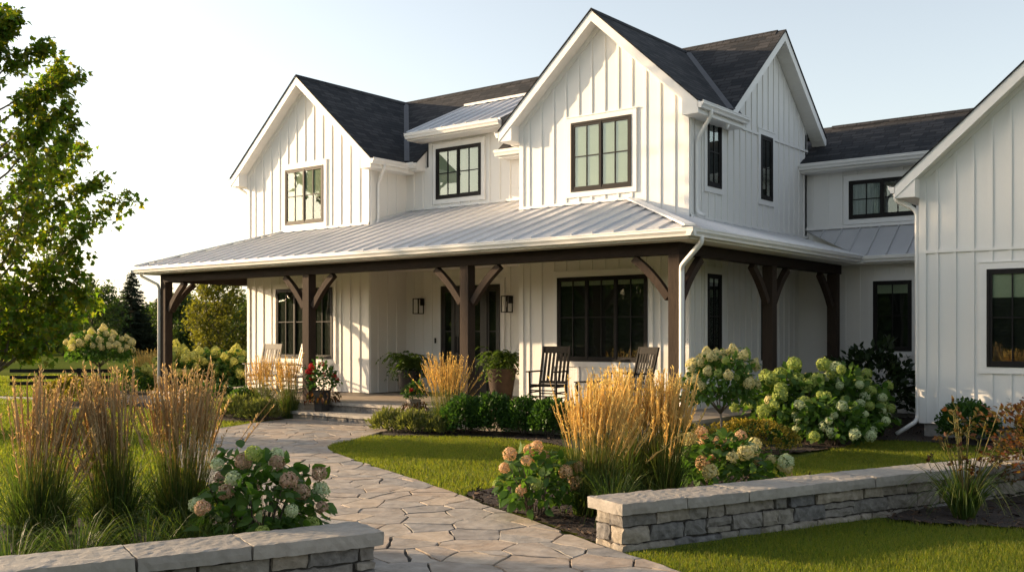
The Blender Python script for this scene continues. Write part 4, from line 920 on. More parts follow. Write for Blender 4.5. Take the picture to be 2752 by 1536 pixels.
for i, (x, y, h) in enumerate([(-40, -34, 9), (-46, -30, 9), (-25, -44, 9), (-8, -48, 9), (-56, -17, 6.6), (3, -46, 9), (25, -34, 9), (38, -8, 9)]): shade_tree((x, y, 0), h, h * .46, 100 + i, 2200, .05, .55)
rng = np.random.default_rng(78); P = []
for a in np.arange(math.radians(196), math.radians(372), .032):
    R = 60 + rng.normal() * 2; h = 6.6 + rng.normal() * .7 if a > math.radians(212) else 4.4 + rng.normal() * .4
    q = sphere_dirs(420, rng); q *= rng.uniform(.75, 1, (420, 1)); P.append(q * np.array([2.2, 2.2, h * .56]) + np.array([-8 + R * math.cos(a), 10 + R * math.sin(a), h * .5]))
P = np.concatenate(P); V, F = leaves(P, rng.normal(0, 1, P.shape), .95, QUAD * 1.35, rng); tag(np_mesh('treeline', [(V, F, 0)], 'far_leaf'), 'dense belt of trees across the field opposite the house', 'trees', kind='stuff')

# ------------------------------------------------------------------ fence
FA = Vector(at(100, 31.8)); FD = Vector((math.cos(CAM_YAW), math.sin(CAM_YAW), 0))
fe = thing('rail_fence', 'dark brown rail fence with three rails at the end of the lawn', 'fence', tuple(FA))
for i in range(0, 6):
    p = FD * (1.22 * i); mb = MB(); mb.box(-.05, .05, -.05, .05, 0, .68); o = mb.build('post', 'black_paint', fe, bevel=.006); o.location = p; o.rotation_euler = (0, 0, CAM_YAW)
for z in (.60, .40, .21):
    mb = MB(); mb.box(-.9, 6.9, -.075, -.05, z - .055, z + .055); o = mb.build('rail', 'black_paint', fe); o.rotation_euler = (0, 0, CAM_YAW)

# ------------------------------------------------------------------ dry-stone garden walls
def garden_wall(label, start, length, seed, flip=1):
    t = thing('stone_wall', label, 'wall', tuple(start), 0, 'stone garden walls'); ang = math.atan2(WALL_DIR.y, WALL_DIR.x); t.rotation_euler = (0, 0, ang)
    # local frame: x along the wall, y across (outward = -y), z up
    rng = random.Random(seed); W = .36; mb = MB(); z = -.04; k = 0
    for h in (.095, .135, .105):
        if h < .05: break
        for side in (0, 1):
            x = 0.0
            while x < length:
                L = rng.choice([.18, .26, .34, .44, .56]) * rng.uniform(.9, 1.15); x2 = min(length, x + L)
                if length - x2 < .1: x2 = length
                y0, y1 = ((0.0, W * .5) if side == 0 else (W * .5, W))
                j = rng.uniform(-.008, .010)
                if rng.random() < .35 and h > .13:
                    zm = z + h * rng.uniform(.4, .6)
                    for a, b in ((z, zm), (zm, z + h)):
                        k += 1; mb.add(*rough_box(x + .002, x2 - .002, y0 - (j if side == 0 else 0), y1 + (j if side else 0), a + .002, b - .002, .020, .04, seed + k))
                else:
                    k += 1; mb.add(*rough_box(x + .002, x2 - .002, y0 - (j if side == 0 else 0), y1 + (j if side else 0), z + .002, z + h - .002, .024, .045, seed + k))
                x = x2
        z += h
    mb.build('stonework', 'ledge_stone', t)
    core = MB(); core.box(.03, length - .03, .03, W - .03, -.05, z); core.build('core', 'soil_joint', t)
    x = -.045
    while x < length:
        x2 = min(length + .045, x + rng.uniform(.66, .84)); x2 = length + .045 if length - x2 < .35 else x2
        cb = MB(); cb.add(*rough_box(x + .004, x2 - .004, -.055, W + .055, z + .002, .392 + rng.uniform(-.005, .005), .010, .04, seed + 300 + int(x * 50)))
        cb.build('cap_stone', 'cap_stone', t); x = x2
    return t
S0 = Vector((-4.30, 6.86, 0)); garden_wall('long low ledge-stone wall with a sunlit end beside the lawn', S0, 6.0, 5)
S1_ = Vector((-4.99, 4.86, 0)) - WALL_DIR * 4.6; garden_wall('shaded ledge-stone wall in front of the three brown grass clumps', S1_, 4.6, 9)

# ------------------------------------------------------------------ garden plants
def reed_grass(label, loc, h, n, rad, spread, seed, plume='plume_tan', leaf_n=260, leaf_h=.75, group='feather reed grasses', rz=0):
    rng = np.random.default_rng(seed); t = thing('reed_grass', label, 'ornamental grass', loc, rz, group)
    a = rng.uniform(0, 6.28, n); r = rad * np.sqrt(rng.random(n)); B = np.stack([r * np.cos(a), r * np.sin(a), np.zeros(n)], 1)
    hh = h * (.66 + .40 * rng.beta(2.2, 1.8, n)); out = B / rad * spread * rng.uniform(.3, 1.5, (n, 1)) + rng.normal(0, spread * .35, (n, 3)) + rng.normal(0, .075, 3); out[rng.random(n) < .07] *= 2.1; out[:, 2] = 0
    hh = hh * np.where(np.linalg.norm(out, axis=1) > spread * 1.6, .8, 1.0)
    TP = B + out * 1.0; TP[:, 2] = hh; CT = B + out * .28; CT[:, 2] = hh * .55
    sV, sF = strips(B, CT, TP, .0055, .0035, rng, 5)
    # seed plumes: the upper part of each stem, thickened and bristled
    pf = rng.uniform(.27, .40, n); segs = 6; tt = 1 - pf[:, None] * np.linspace(1, 0, segs + 1)[None, :]
    tq = tt[..., None]; C = B[:, None] * (1 - tq) ** 2 + 2 * CT[:, None] * tq * (1 - tq) + TP[:, None] * tq * tq
    C = C + rng.normal(0, .003, C.shape); prof = np.array([.25, .75, 1, .95, .75, .5, .12]); w = .0070 * rng.uniform(.7, 1.3, (n, 1)) * prof[None, :] * (1 + .25 * rng.normal(0, 1, (n, segs + 1)))
    sides = 4; ang = np.arange(sides) * 2 * np.pi / sides
    ring = np.stack([np.cos(ang), np.sin(ang), np.zeros(sides)], 1)
    pV = (C[:, :, None, :] + ring[None, None] * w[:, :, None, None]).reshape(n, -1, 3); k = (segs + 1) * sides
    pF = np.concatenate([np.arange(n)[:, None] * k + np.array([[i * sides + j, i * sides + (j + 1) % sides, (i + 1) * sides + (j + 1) % sides, (i + 1) * sides + j]]) for i in range(segs) for j in range(sides)])
    m_ = 24; ti = (1 - pf[:, None] * rng.random((n, m_)))[..., None]
    bp = (B[:, None] * (1 - ti) ** 2 + 2 * CT[:, None] * ti * (1 - ti) + TP[:, None] * ti * ti).reshape(-1, 3)
    bT = np.array([0, 0, 1.0]) + rng.normal(0, .42, (len(bp), 3)); bV, bF = leaves(bp, bT, .036, QUAD * np.array([.40, 1]), rng, 0, 0)
    # arching foot leaves
    m = leaf_n; a = rng.uniform(0, 6.28, m); r = rad * 1.1 * np.sqrt(rng.random(m)); b2 = np.stack([r * np.cos(a), r * np.sin(a), np.zeros(m)], 1)
    a2 = a + rng.normal(0, .5, m); L = leaf_h * rng.uniform(.5, 1.15, m); o = L * rng.uniform(.25, .85, m)
    c2 = b2 + np.stack([np.cos(a2) * o * .35, np.sin(a2) * o * .35, L * .95], 1); t2 = b2 + np.stack([np.cos(a2) * o, np.sin(a2) * o, L * rng.uniform(.25, .95, m)], 1)
    lV, lF = strips(b2, c2, t2, .009, .0015, rng, 6)
    m = int(leaf_n * 1.9); a = rng.uniform(0, 6.28, m); r = rad * 1.15 * np.sqrt(rng.random(m)); b3 = np.stack([r * np.cos(a), r * np.sin(a), np.zeros(m)], 1); L = h * rng.uniform(.3, .66, m)
    o3 = b3 / rad * spread * .45 + rng.normal(0, .05, (m, 3)); t3 = b3 + o3; t3[:, 2] = L; c3 = b3 + o3 * .3; c3[:, 2] = L * .55
    uV, uF = strips(b3, c3, t3, .0085, .0015, rng, 4)
    np_mesh('foliage', [(lV, lF, 0), (uV, uF, 0)], 'reed_leaf', t); np_mesh('stem', [(sV, sF, 0)], 'reed_stem', t)['kind'] = 'stuff'
    np_mesh('plume', [(pV.reshape(-1, 3), pF, 0), (bV, bF, 0)], plume, t)['kind'] = 'stuff'; return t

def dome(n, rng, rx, ry, h, z0=.0, inner=.45, lump=.18, seed=0):
    d = sphere_dirs(n, rng, -.35); rr = rng.uniform(inner, 1, n) ** .6
    lf = np.array([1 + lump * noise.noise(Vector(tuple(q * 2.2)) + Vector((seed, seed * 2, 0))) * 2 for q in d]); rr = rr * lf
    P = d * rr[:, None] * np.array([rx, ry, h * .62]); P[:, 2] += h * .40 + z0; ok = P[:, 2] > .02
    return P[ok], d[ok]
def bloom_mesh(mat, seed, w=.5, tall=1.0, n=380):
    rng = np.random.default_rng(seed); d = sphere_dirs(n, rng, -.75); R = np.stack([np.full(n, 1), np.full(n, 1), np.full(n, tall)], 1)
    lf = np.array([1 + .16 * noise.noise(Vector(tuple(q * 3 + seed))) for q in d])[:, None]
    cone = (1 - .45 * np.clip(d[:, 2:3], 0, 1)) if tall > 1.05 else 1.0
    P = d * R * lf * np.concatenate([np.broadcast_to(cone, (n, 1))] * 2 + [np.ones((n, 1))], 1) * w * rng.uniform(.84, 1.0, (n, 1))
    tq = rng.normal(0, 1, (n, 3)); tq -= d * (tq * d).sum(1, keepdims=True)
    V, F = leaves(P - nrm(tq) * .05, nrm(tq) + d * .25, .20 * w, PETAL * np.array([1.25, 1.15]), rng, .05, .35, up=1.0, face=d)
    me_o = np_mesh('tmp_bloom', [(V, F, 0)], mat); me = me_o.data; bpy.data.objects.remove(me_o); return me
BLOOM = {}
def bloom(mat, tall):
    k = (mat, tall)
    if k not in BLOOM: BLOOM[k] = [bloom_mesh(mat, len(BLOOM) * 10 + i, .5, tall) for i in range(3)]
    return BLOOM[k]
def hydrangea(label, loc, rx, ry, h, nleaf, leaf, blooms, seed, name='hydrangea_bush', cat='hydrangea', group='hydrangeas', z0=0.0, trunk=None, lmat='hyd_leaf', tall=1.0, zmin=.1, lump=.2, sun_side=None):
    """blooms = list of (material, count, diameter); each flower head is a part"""
    rng = np.random.default_rng(seed); t = thing(name, label, cat, loc, 0, group)
    P, d = dome(nleaf, rng, rx, ry, h, z0, .35, lump, seed)
    if trunk: P = P[P[:, 2] > z0 * .9]; d = d[:len(P)]
    V, F = leaves(P, d * .7 + rng.normal(0, .6, P.shape) + np.array([0, 0, -.15]), leaf, OVAL * np.array([1.15, 1]), rng, .25, .35, up=1.0)
    mb = MB()
    if trunk:
        mb.tube([(0, 0, 0), (.02, .01, z0 * .5), (0, 0, z0 + h * .15)], [trunk, trunk * .8, trunk * .7], 8)
        for a in np.arange(0, 6.28, .7): mb.tube([(0, 0, z0 + .02), (math.cos(a) * rx * .4, math.sin(a) * ry * .4, z0 + h * .3), (math.cos(a) * rx * .75, math.sin(a) * ry * .75, z0 + h * .5)], [trunk * .5, trunk * .35, .004], 5)
        mb.build('trunk', 'bark_pale', t, smooth=True)
    else:
        for a in rng.uniform(0, 6.28, 16): q = rng.uniform(.3, .9); mb.tube([(.05 * math.cos(a), .05 * math.sin(a), 0), (math.cos(a) * rx * q * .6, math.sin(a) * ry * q * .6, h * .4), (math.cos(a) * rx * q, math.sin(a) * ry * q, h * .75)], [.008, .006, .004], 5, cap=False)
        mb.build('stem', 'bark', t)['kind'] = 'stuff'
    np_mesh('foliage', [(V, F, 0)], lmat, t)
    placed = []
    for mat, cnt, dia in blooms:
        for _ in range(cnt):
            for _try in range(60):
                q = sphere_dirs(1, rng, zmin)[0]; lf = 1 + lump * 2 * noise.noise(Vector(tuple(q * 2.2)) + Vector((seed, seed * 2, 0)))
                p = q * lf * np.array([rx, ry, h * .62]) * rng.uniform(.95, 1.08); p[2] += h * .40 + z0
                if p[2] > .1 and all(np.linalg.norm(p - e) > dia * .8 for e in placed): break
            placed.append(p); s = dia * rng.uniform(.72, 1.22)
            me = bloom(mat, tall)[int(rng.integers(0, 3))]; o = bpy.data.objects.new('flower_head', me); COL.objects.link(o); o.parent = t
            o.location = tuple(p); o.scale = (s, s, s); o.rotation_euler = (q[1] * -.6, q[0] * .6, rng.uniform(0, 6.28))
    return t
def shrub_mesh(rx, ry, h, n, leaf, lmat, seed, shape=SLIM, lump=.14, upw=.5, stems=True):
    rng = np.random.default_rng(seed); P, d = dome(n, rng, rx, ry, h, 0, .5, lump, seed)
    V, F = leaves(P, d * .8 + rng.normal(0, .45, P.shape) + np.array([0, 0, upw]), leaf, shape, rng, .2, .2); return V, F
def shrub(name, label, cat, loc, rx, ry, h, n, leaf, lmat, seed, shape=SLIM, lump=.14, upw=.5, group=None, flowers=None):
    t = thing(name, label, cat, loc, 0, group); V, F = shrub_mesh(rx, ry, h, n, leaf, lmat, seed, shape, lump, upw); np_mesh('foliage', [(V, F, 0)], lmat, t)
    mb = MB()
    for a in np.arange(0, 6.28, .6): mb.tube([(.03 * math.cos(a), .03 * math.sin(a), 0), (math.cos(a) * rx * .6, math.sin(a) * ry * .6, h * .6)], [.008, .003], 4, cap=False)
    mb.build('stem', 'bark', t)['kind'] = 'stuff'
    if flowers:
        fm, fn, fs = flowers; rng = np.random.default_rng(seed + 1); P, d = dome(fn, rng, rx * 1.04, ry * 1.04, h * 1.05, 0, .85, lump, seed); k = P[:, 2] > h * .35; P = P[k]; d = d[k]
        Q = np.repeat(P, 5, 0) + rng.normal(0, fs * .5, (len(P) * 5, 3)); V, F = leaves(Q, np.repeat(d, 5, 0) + rng.normal(0, .6, Q.shape), fs, PETAL, rng); np_mesh('blossom', [(V, F, 0)], fm, t)['kind'] = 'stuff'
    return t

# three clumps of reed grass behind the shaded wall
reed_grass('brown reed grass clump nearest the frame edge, its foot behind the shaded wall', at(95, 7.7), 1.42, 140, .12, .20, 1, leaf_n=420)
reed_grass('brown reed grass clump, middle one of the three behind the shaded wall', at(285, 8.0), 1.46, 110, .10, .15, 2, leaf_n=380)
reed_grass('brown reed grass clump beside the pink and white hydrangea, behind the shaded wall', at(458, 8.2), 1.45, 150, .12, .20, 3, leaf_n=420)
# golden clumps behind the sunlit wall
reed_grass('tall golden reed grass clump at the sunlit end of the stone wall', at(1490, 9.6), 1.32, 210, .15, .22, 4, 'plume_gold', leaf_n=260, leaf_h=.7)
reed_grass('tall golden reed grass clump, middle one of the three behind the sunlit wall', at(1575, 10.5), 1.36, 200, .16, .20, 5, 'plume_gold', leaf_n=260)
reed_grass('tall golden reed grass clump beside the cream and peach hydrangea', at(1668, 10.4), 1.32, 150, .13, .17, 6, 'plume_gold', leaf_n=240)
reed_grass('golden reed grass clump in front of the middle porch post', (-12.1, 13.5, 0), 1.36, 150, .15, .30, 7, 'plume_gold', leaf_n=160)
reed_grass('slim golden reed grass beside the porch steps, the one in front of the white chairs', at(664, 21.3), 1.28, 80, .12, .20, 8, 'plume_gold', leaf_n=150)
reed_grass('slim golden reed grass beside the porch steps, closest to the post', at(727, 20.8), 1.28, 80, .12, .18, 9, 'plume_gold', leaf_n=170)
reed_grass('wide golden reed grass clump in front of the corner post', at(385, 31), 1.25, 230, .38, .36, 10, 'plume_gold', leaf_n=260, leaf_h=.9)
def strap_plant(name, label, cat, loc, n, L, w, lmat, seed, spread=.75, group=None, height=.9):
    rng = np.random.default_rng(seed); t = thing(name, label, cat, loc, 0, group); a = rng.uniform(0, 6.28, n); r = .07 * np.sqrt(rng.random(n)); b = np.stack([r * np.cos(a), r * np.sin(a), np.zeros(n)], 1)
    l = L * rng.uniform(.55, 1.1, n); o = l * rng.uniform(.2, spread, n); c = b + np.stack([np.cos(a) * o * .4, np.sin(a) * o * .4, l * height], 1); e = b + np.stack([np.cos(a) * o, np.sin(a) * o, l * rng.uniform(.1, .75, n)], 1)
    V, F = strips(b, c, e, w, .002, rng, 7); np_mesh('foliage', [(V, F, 0)], lmat, t); return t
for i, (x, y, lab) in enumerate([(-6.55, 2.6, 'low arching grass tuft against the shaded wall at the frame edge'), (-6.45, 3.55, 'low arching grass tuft against the shaded wall in front of the first brown clump'), (-6.25, 4.35, 'low arching grass tuft against the shaded wall under the middle brown clump'), (-6.35, 5.0, 'low arching grass tuft between the shaded wall and the pink hydrangea'), (-8.6, 4.6, 'low arching grass tuft on the lawn side of the brown clumps')] + [(*at(q, dd)[:2], lb) for q, dd, lb in ((30, 6.7, 'dark arching grass tuft at the frame edge, half under the wall cap'), (190, 6.9, 'dark arching grass tuft between the frame-edge clump and the middle brown clump'), (370, 7.1, 'dark arching grass tuft between the middle brown clump and the one by the hydrangea'), (470, 7.3, 'dark arching grass tuft just before the brown clump by the hydrangea'), (120, 8.6, 'arching grass tuft on the lawn side, behind the frame-edge clump'), (360, 8.9, 'arching grass tuft on the lawn side, behind the gap of the brown clumps'))]):
    strap_plant('grass_tuft', lab, 'grass tuft', (x, y, 0), 150, .72, .009, 'reed_leaf', 200 + i, .95, 'arching grass tufts')
strap_plant('grass_tuft', 'bright green arching grass tuft at the foot of the golden clump by the wall end', 'grass tuft', (-4.95, 7.75, 0), 240, .72, .011, 'reed_leaf', 210, .8, 'arching grass tufts')
strap_plant('iris_plant', 'small strappy iris beside the downspout foot at the garage corner', 'plant', (-5.75, 17.2, .03), 46, .55, .022, 'reed_leaf', 211, .9)

# hydrangeas
hydrangea('hydrangea with white and dusty pink heads at the end of the shaded wall', at(645, 7.55), .46, .46, .84, 620, .105, [('petal_white', 12, .125), ('petal_rose', 10, .125), ('petal_lime', 5, .11)], 31, zmin=.0)
hydrangea('small pink and brown hydrangea peeking past the frame edge by the brown clump', (-8.6, 3.0, 0), .4, .4, .75, 260, .10, [('petal_rose', 8, .13)], 32)
hydrangea('hydrangea with peach heads in front of the golden reed grass, beside the walk', at(1345, 9.5), .36, .36, .66, 380, .10, [('petal_peach', 11, .115), ('petal_lime', 3, .1)], 33)
hydrangea('cream and peach hydrangea just behind the stone wall', at(1822, 11.0), .62, .52, .62, 480, .11, [('petal_cream', 12, .15), ('petal_peach', 9, .14), ('petal_white', 3, .15)], 34)
hydrangea('standard hydrangea tree with cream heads on one slim trunk by the corner post', at(1812, 14.2), .55, .55, .88, 1300, .085, [('petal_cream', 36, .135), ('petal_lime', 6, .12)], 35, 'hydrangea_tree', 'hydrangea', None, z0=.60, trunk=.022, tall=1.25, lump=.14)
hydrangea('standard hydrangea tree with pale heads in the far bed near the rail fence', at(250, 30), .88, .88, 1.05, 1400, .12, [('petal_cream', 46, .20), ('petal_yellow', 8, .18)], 36, 'hydrangea_tree', 'hydrangea', None, z0=.75, trunk=.04, tall=1.25, lump=.14)
hydrangea('big lime-headed hydrangea bush at the porch side, next to the standard tree', at(1990, 16.6), .66, .75, 1.12, 1250, .13, [('petal_lime', 34, .21), ('petal_cream', 6, .20)], 37, zmin=-.1, lump=.32)
hydrangea('big hydrangea bush with white and lime heads spilling onto the mulch', at(2125, 16.9), .70, .8, 1.05, 1200, .14, [('petal_white', 24, .17), ('petal_lime', 28, .17)], 38, zmin=-.25, lump=.32)
hydrangea('low hydrangea bush with pale green heads facing the lawn, at the mulch edge', at(2095, 15.6), .58, .5, .66, 700, .12, [('petal_white', 22, .16), ('petal_lime', 10, .15)], 39, zmin=-.2, lump=.3)
for i, (x, y, rr, lab) in enumerate([(*at(468, 30)[:2], 1.05, 'yellow-headed hydrangea bush next to the wide golden grass'), (*at(535, 30.5)[:2], 1.05, 'yellow-headed hydrangea bush, middle of the row before the yellow-green tree'), (*at(595, 30)[:2], .95, 'yellow-headed hydrangea bush against the house corner')]):
    hydrangea(lab, (x, y, 0), rr, rr, 1.18, 1000, .15, [('petal_yellow', 26, .29), ('petal_lime', 5, .22)], 50 + i, tall=1.2, zmin=.15)
hydrangea('low hydrangea with yellow heads under the standard tree by the fence', at(330, 29.5), .6, .6, .75, 500, .13, [('petal_yellow', 10, .17)], 54)
# clipped and loose shrubs
b0 = shrub('boxwood', 'round dark green boxwood closest to the golden grass by the porch post', 'boxwood', at(1172, 17.5), .44, .44, .66, 3600, .055, 'box_leaf', 81, OVAL, .10, .55, 'boxwoods along the porch')
for i, (x, y, s, lab) in enumerate([(*at(1240, 17.4)[:2], 1.02, 'round boxwood in front of the brown fern pot'), (*at(1318, 17.2)[:2], .95, 'round boxwood in front of the black rocking chair'), (*at(1385, 16.9)[:2], .95, 'round boxwood half behind the tall golden grasses'),
        (-4.3, 17.0, .98, 'dark shaded boxwood against the garage wall'), (-3.15, 17.0, 1.0, 'shaded boxwood at the frame edge under the garage window'), (*at(556, 22.2)[:2], .9, 'low clipped boxwood at the far end of the porch bed'), (*at(612, 21.6)[:2], .85, 'low clipped boxwood before the white porch chairs'), (*at(510, 23)[:2], .9, 'low clipped boxwood below the yellow-headed hydrangeas')]):
    copy_thing(b0, (x, y, 0.02), i * 1.3 + .7, s, lab)
l0 = shrub('lavender_mound', 'low grey-green mound beside the walk at the golden grass foot', 'shrub', at(985, 17.9), .36, .36, .36, 1500, .10, 'lav_leaf', 91, SLIM, .2, 1.1, 'low mounds beside the walk')
for i, (x, y, s, lab) in enumerate([(*at(1045, 17.6)[:2], .95, 'low green mound in front of the first boxwood'), (*at(655, 20.1)[:2], 1.05, 'low yellow-green mound nearest the porch steps'), (*at(598, 20.5)[:2], 1.15, 'low yellow-green mound behind the lawn edge by the steps'), (*at(1105, 17.4)[:2], .75, 'small mound at the mulch edge between boxwoods'), (*at(560, 21.2)[:2], .9, 'small yellow-green mound before the slim grasses')]):
    copy_thing(l0, (x, y, 0.02), i * 2.1, s, lab)
shrub('flowering_shrub', 'low shrub covered in small golden flowers at the foot of the standard hydrangea', 'shrub', at(1895, 14.6), .62, .46, .46, 1500, .05, 'box_leaf', 92, OVAL, .2, .5, None, ('yellow_flower', 900, .028))
shrub('flowering_shrub', 'low golden-flowered shrub between the tall grasses and the standard hydrangea', 'shrub', at(1745, 13.6), .5, .45, .48, 900, .06, 'box_leaf', 93, OVAL, .2, .5, None, ('yellow_flower', 240, .035))
shrub('flowering_shrub', 'golden-yellow shrub in the round bed on the far lawn', 'shrub', at(190, 25), .95, .7, .62, 1400, .09, 'gold_leaf', 94, OVAL, .2, .5, None, ('yellow_flower', 330, .05))
shrub('laurel_shrub', 'dark leafy shrub in the corner between porch and garage', 'shrub', (-6.55, 19.3, 0), .85, .8, 1.45, 1500, .13, 'dark_leaf', 95, OVAL, .25, .3)
shrub('rusty_shrub', 'red-brown autumn shrub at the frame edge beside the stone wall end', 'shrub', at(2635, 10.4), .54, .54, 1.12, 2200, .055, 'rust_leaf', 96, OVAL, .3, .3)
# daylily gone to seed
dl = strap_plant('daylily', 'daylily with dry seed stalks in front of the stone wall', 'daylily', at(2425, 9.4), 260, .75, .014, 'reed_leaf', 97, .9)
rng = np.random.default_rng(98); mb = MB(); P = []
for i in range(22):
    a = rng.uniform(0, 6.28); r = rng.uniform(.05, .38); h = rng.uniform(.55, 1.08); e = Vector((math.cos(a) * r, math.sin(a) * r, h)); mb.tube([(.03 * math.cos(a), .03 * math.sin(a), 0), tuple(e * .5 + Vector((0, 0, .06))), tuple(e)], [.006, .005, .004], 5, cap=False)
    for _ in range(4):
        q = e - Vector((0, 0, rng.uniform(0, .16))); d = Vector((rng.normal(), rng.normal(), rng.uniform(.2, 1.2))).normalized() * rng.uniform(.04, .09); mb.tube([tuple(q), tuple(q + d)], [.0035, .0025], 4, cap=False); P.append((q + d, d))
mb.build('seed_stalk', 'reed_stem', dl)['kind'] = 'stuff'
P_ = np.array([tuple(p) for p, _ in P]); D_ = np.array([tuple(d) for _, d in P]); P_ = np.repeat(P_, 3, 0); D_ = np.repeat(D_, 3, 0)
V, F = leaves(P_, nrm(D_) + rng.normal(0, .5, P_.shape), .05, OVAL, rng); np_mesh('seed_pod', [(V, F, 0)], 'rust_leaf', dl)['kind'] = 'stuff'

# ------------------------------------------------------------------ pots on the porch
def fern_pot(label, loc, prof, mat, seed, sides=28, n=105, L=.72, rot=0):
    t = thing('potted_fern', label, 'potted plant', loc, 0, 'potted ferns beside the front door'); mb = MB(); mb.lathe(prof, sides=sides); mb.build('pot', mat, t, smooth=sides > 8)
    z = prof[3][1] - .06; rng = np.random.default_rng(seed); P = []; T = []; a = rng.uniform(0, 6.28, n)
    for i in range(n):
        l = L * rng.uniform(.55, 1.1); o = l * rng.uniform(.35, .95); d = Vector((math.cos(a[i]), math.sin(a[i]), 0)); p0 = Vector((0, 0, z)); p1 = d * o * .45 + Vector((0, 0, z + l * rng.uniform(.75, 1.05))); p2 = d * o + Vector((0, 0, z + l * rng.uniform(-.25, .6)))
        for q in np.linspace(.12, 1, 15):
            c = p0 * (1 - q) ** 2 + p1 * 2 * q * (1 - q) + p2 * q * q; tn = ((p1 - p0) * (1 - q) + (p2 - p1) * q).normalized(); s = tn.cross(Vector((0, 0, 1))).normalized()
            for sg in (-1, 1): P.append(tuple(c)); T.append(tuple(s * sg + tn * .55 + Vector((0, 0, -.15))))
    V, F = leaves(np.array(P), np.array(T), .085, SLIM * np.array([1.6, 1]), rng, .1, .3); np_mesh('fern_frond', [(V, F, 0)], 'fern_leaf', t)['kind'] = 'stuff'; return t
fern_pot('potted fern in a tall black planter beside the entry wall', (-16.15, 16.75, DK), [(.16, 0), (.20, .1), (.27, .52), (.275, .56), (.25, .56), (.24, .5)], 'pot_black', 1)
fern_pot('potted fern in a brown clay planter beside the door', (-13.62, 16.95, DK), [(.21, 0), (.235, .1), (.315, .60), (.325, .64), (.295, .64), (.285, .56)], 'pot_brown', 2)
def flower_pot(label, loc, prof, mat, sides, seed, mix, h=.55, r=.30, n=420):
    t = thing('flower_pot', label, 'potted plant', loc, .3); mb = MB(); mb.lathe(prof, sides=sides); mb.build('pot', mat, t); z = prof[3][1]; rng = np.random.default_rng(seed)
    P, d = dome(n, rng, r, r, h, z - .08, .3, .25, seed); V, F = leaves(P, d + rng.normal(0, .5, P.shape), .075, OVAL, rng); np_mesh('foliage', [(V, F, 0)], 'box_leaf', t)
    P, d = dome(n // 2, rng, r * 1.12, r * 1.12, h * .5, z - .28, .6, .3, seed + 1); V, F = leaves(P, d * .5 + np.array([0, 0, -.9]) + rng.normal(0, .3, P.shape), .09, SLIM * np.array([1.8, 1]), rng); np_mesh('trailing_foliage', [(V, F, 0)], 'rust_leaf', t)
    for mat_, cnt, s in mix:
        for _ in range(cnt):
            q = sphere_dirs(1, rng, .0)[0]; p = q * np.array([r, r, h * .62]) * rng.uniform(.9, 1.1); p[2] += z - .08 + h * .4
            o = bpy.data.objects.new('blossom', bloom(mat_, 1.0)[int(rng.integers(0, 3))]); COL.objects.link(o); o.parent = t; o.location = tuple(p); o.scale = (s * rng.uniform(.8, 1.2),) * 3
    return t
flower_pot('black faceted pot of red and white flowers standing on the lower step', (-15.72, 13.80, .18), [(.15, 0), (.16, .02), (.205, .40), (.21, .42), (.185, .42), (.18, .38)], 'pot_black', 6, 3, [('petal_red', 9, .12), ('petal_white', 16, .045), ('petal_rose', 5, .06)], .62, .30)
flower_pot('weathered stone pot of yellow-green flowers beside the golden grass at the steps', (-13.12, 13.74, .18), [(.13, 0), (.14, .02), (.20, .46), (.205, .48), (.18, .48), (.175, .44)], 'pot_stone', 4, 4, [('petal_red', 2, .10), ('yellow_flower', 10, .06), ('petal_lime', 6, .07)], .5, .28).scale = (.72, .72, .72)

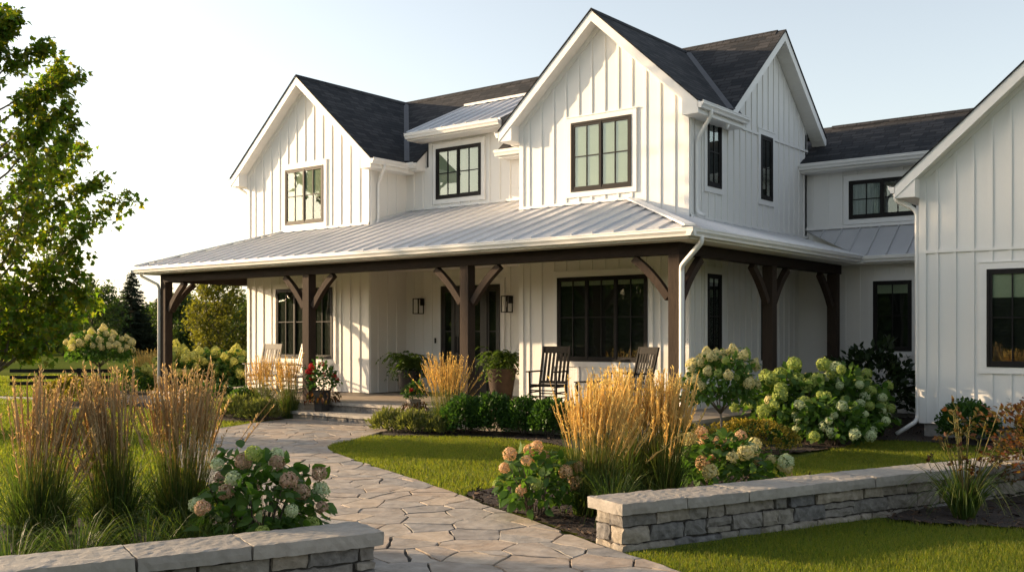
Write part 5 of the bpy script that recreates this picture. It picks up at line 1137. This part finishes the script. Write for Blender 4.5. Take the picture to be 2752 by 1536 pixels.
# ------------------------------------------------------------------ chairs on the porch
def rocking_chair(label, loc, rz, mat, group):
    t = thing('rocking_chair', label, 'rocking chair', loc, rz, group); W = .54
    for s in (-1, 1):
        x = s * W / 2
        mb = MB(); pts = [(x, -.48 + .98 * i / 12, .045 + .10 * ((i - 5.2) / 6.8) ** 2) for i in range(13)]
        for a, b in zip(pts, pts[1:]): mb.bar(a, b, .032, .045)
        mb.build('rocker', mat, t)
        mb = MB(); mb.tube([(x, -.27, .06), (x, -.29, .66)], [.021, .019], 8); mb.build('leg', mat, t, smooth=True)
        mb = MB(); mb.tube([(x, .19, .055), (x, .17, .42)], [.021, .021], 8); mb.build('leg', mat, t, smooth=True)
        mb = MB(); mb.box(x - .045, x + .045, -.36, .22, .655, .68); mb.build('armrest', mat, t, bevel=.008)
        mb = MB(); mb.tube([(x, -.275, .17), (x, .185, .18)], .012, 6); mb.tube([(x, -.28, .28), (x, .18, .28)], .012, 6); mb.build('stretcher', mat, t)
    mb = MB(); mb.tube([(-W / 2, -.275, .21), (W / 2, -.275, .21)], .013, 6); mb.tube([(-W / 2, -.28, .32), (W / 2, -.28, .32)], .013, 6); mb.tube([(-W / 2, .185, .24), (W / 2, .185, .24)], .012, 6); mb.build('stretcher', mat, t)
    mb = MB()
    for i in range(7): y = -.29 + .47 * i / 7; mb.box(-W / 2, W / 2, y, y + .062, .415 - .03 * math.sin(i / 6 * 3.14) - .012 * i / 6, .437 - .03 * math.sin(i / 6 * 3.14) - .012 * i / 6)
    mb.box(-W / 2, -W / 2 + .04, -.29, .2, .37, .405); mb.box(W / 2 - .04, W / 2, -.29, .2, .37, .405); mb.build('seat', mat, t)
    mb = MB(); y0, y1 = .17, .36; B = lambda x, q: (x, y0 + (y1 - y0) * q, .40 + .72 * q)
    for s in (-1, 1): mb.bar(B(s * W / 2, 0), B(s * W / 2, 1.02), .036, .036)
    for i in range(6): x = -W / 2 + .075 + (W - .15) * i / 5; mb.bar(B(x, .08), B(x, .86), .048, .014)
    mb.bar(B(-W / 2, .93), B(W / 2, .93), .024, .13, up=(0, .25, 1)); mb.bar(B(-W / 2, .08), B(W / 2, .08), .024, .055); mb.build('backrest', mat, t); return t
rocking_chair('black slatted rocking chair standing nearest the front door', (-11.35, 15.55, DK), math.radians(12), 'black_paint', 'black rocking chairs')
rocking_chair('black slatted rocking chair by the corner post behind the golden grass', (-9.55, 15.6, DK), math.radians(-22), 'black_paint', 'black rocking chairs')
rocking_chair('white slatted rocking chair behind the slim grasses, by the wall edge', (-19.75, 15.5, DK), math.radians(10), 'white_paint', 'white rocking chairs')
rocking_chair('white slatted rocking chair half behind the brown porch post', (-18.55, 15.45, DK), math.radians(-12), 'white_paint', 'white rocking chairs')
def side_table(label, loc, mat):
    t = thing('side_table', label, 'table', loc); mb = MB()
    for i in range(5): mb.box(-.24 + .098 * i, -.24 + .098 * i + .09, -.24, .24, .48, .50)
    mb.build('table_top', mat, t)
    for sx in (-1, 1):
        for sy in (-1, 1): mb = MB(); mb.box(sx * .2 - .02, sx * .2 + .02, sy * .2 - .02, sy * .2 + .02, 0, .479); mb.build('leg', mat, t)
side_table('small black slatted table between the two black rocking chairs', (-10.45, 15.65, DK), 'black_paint')
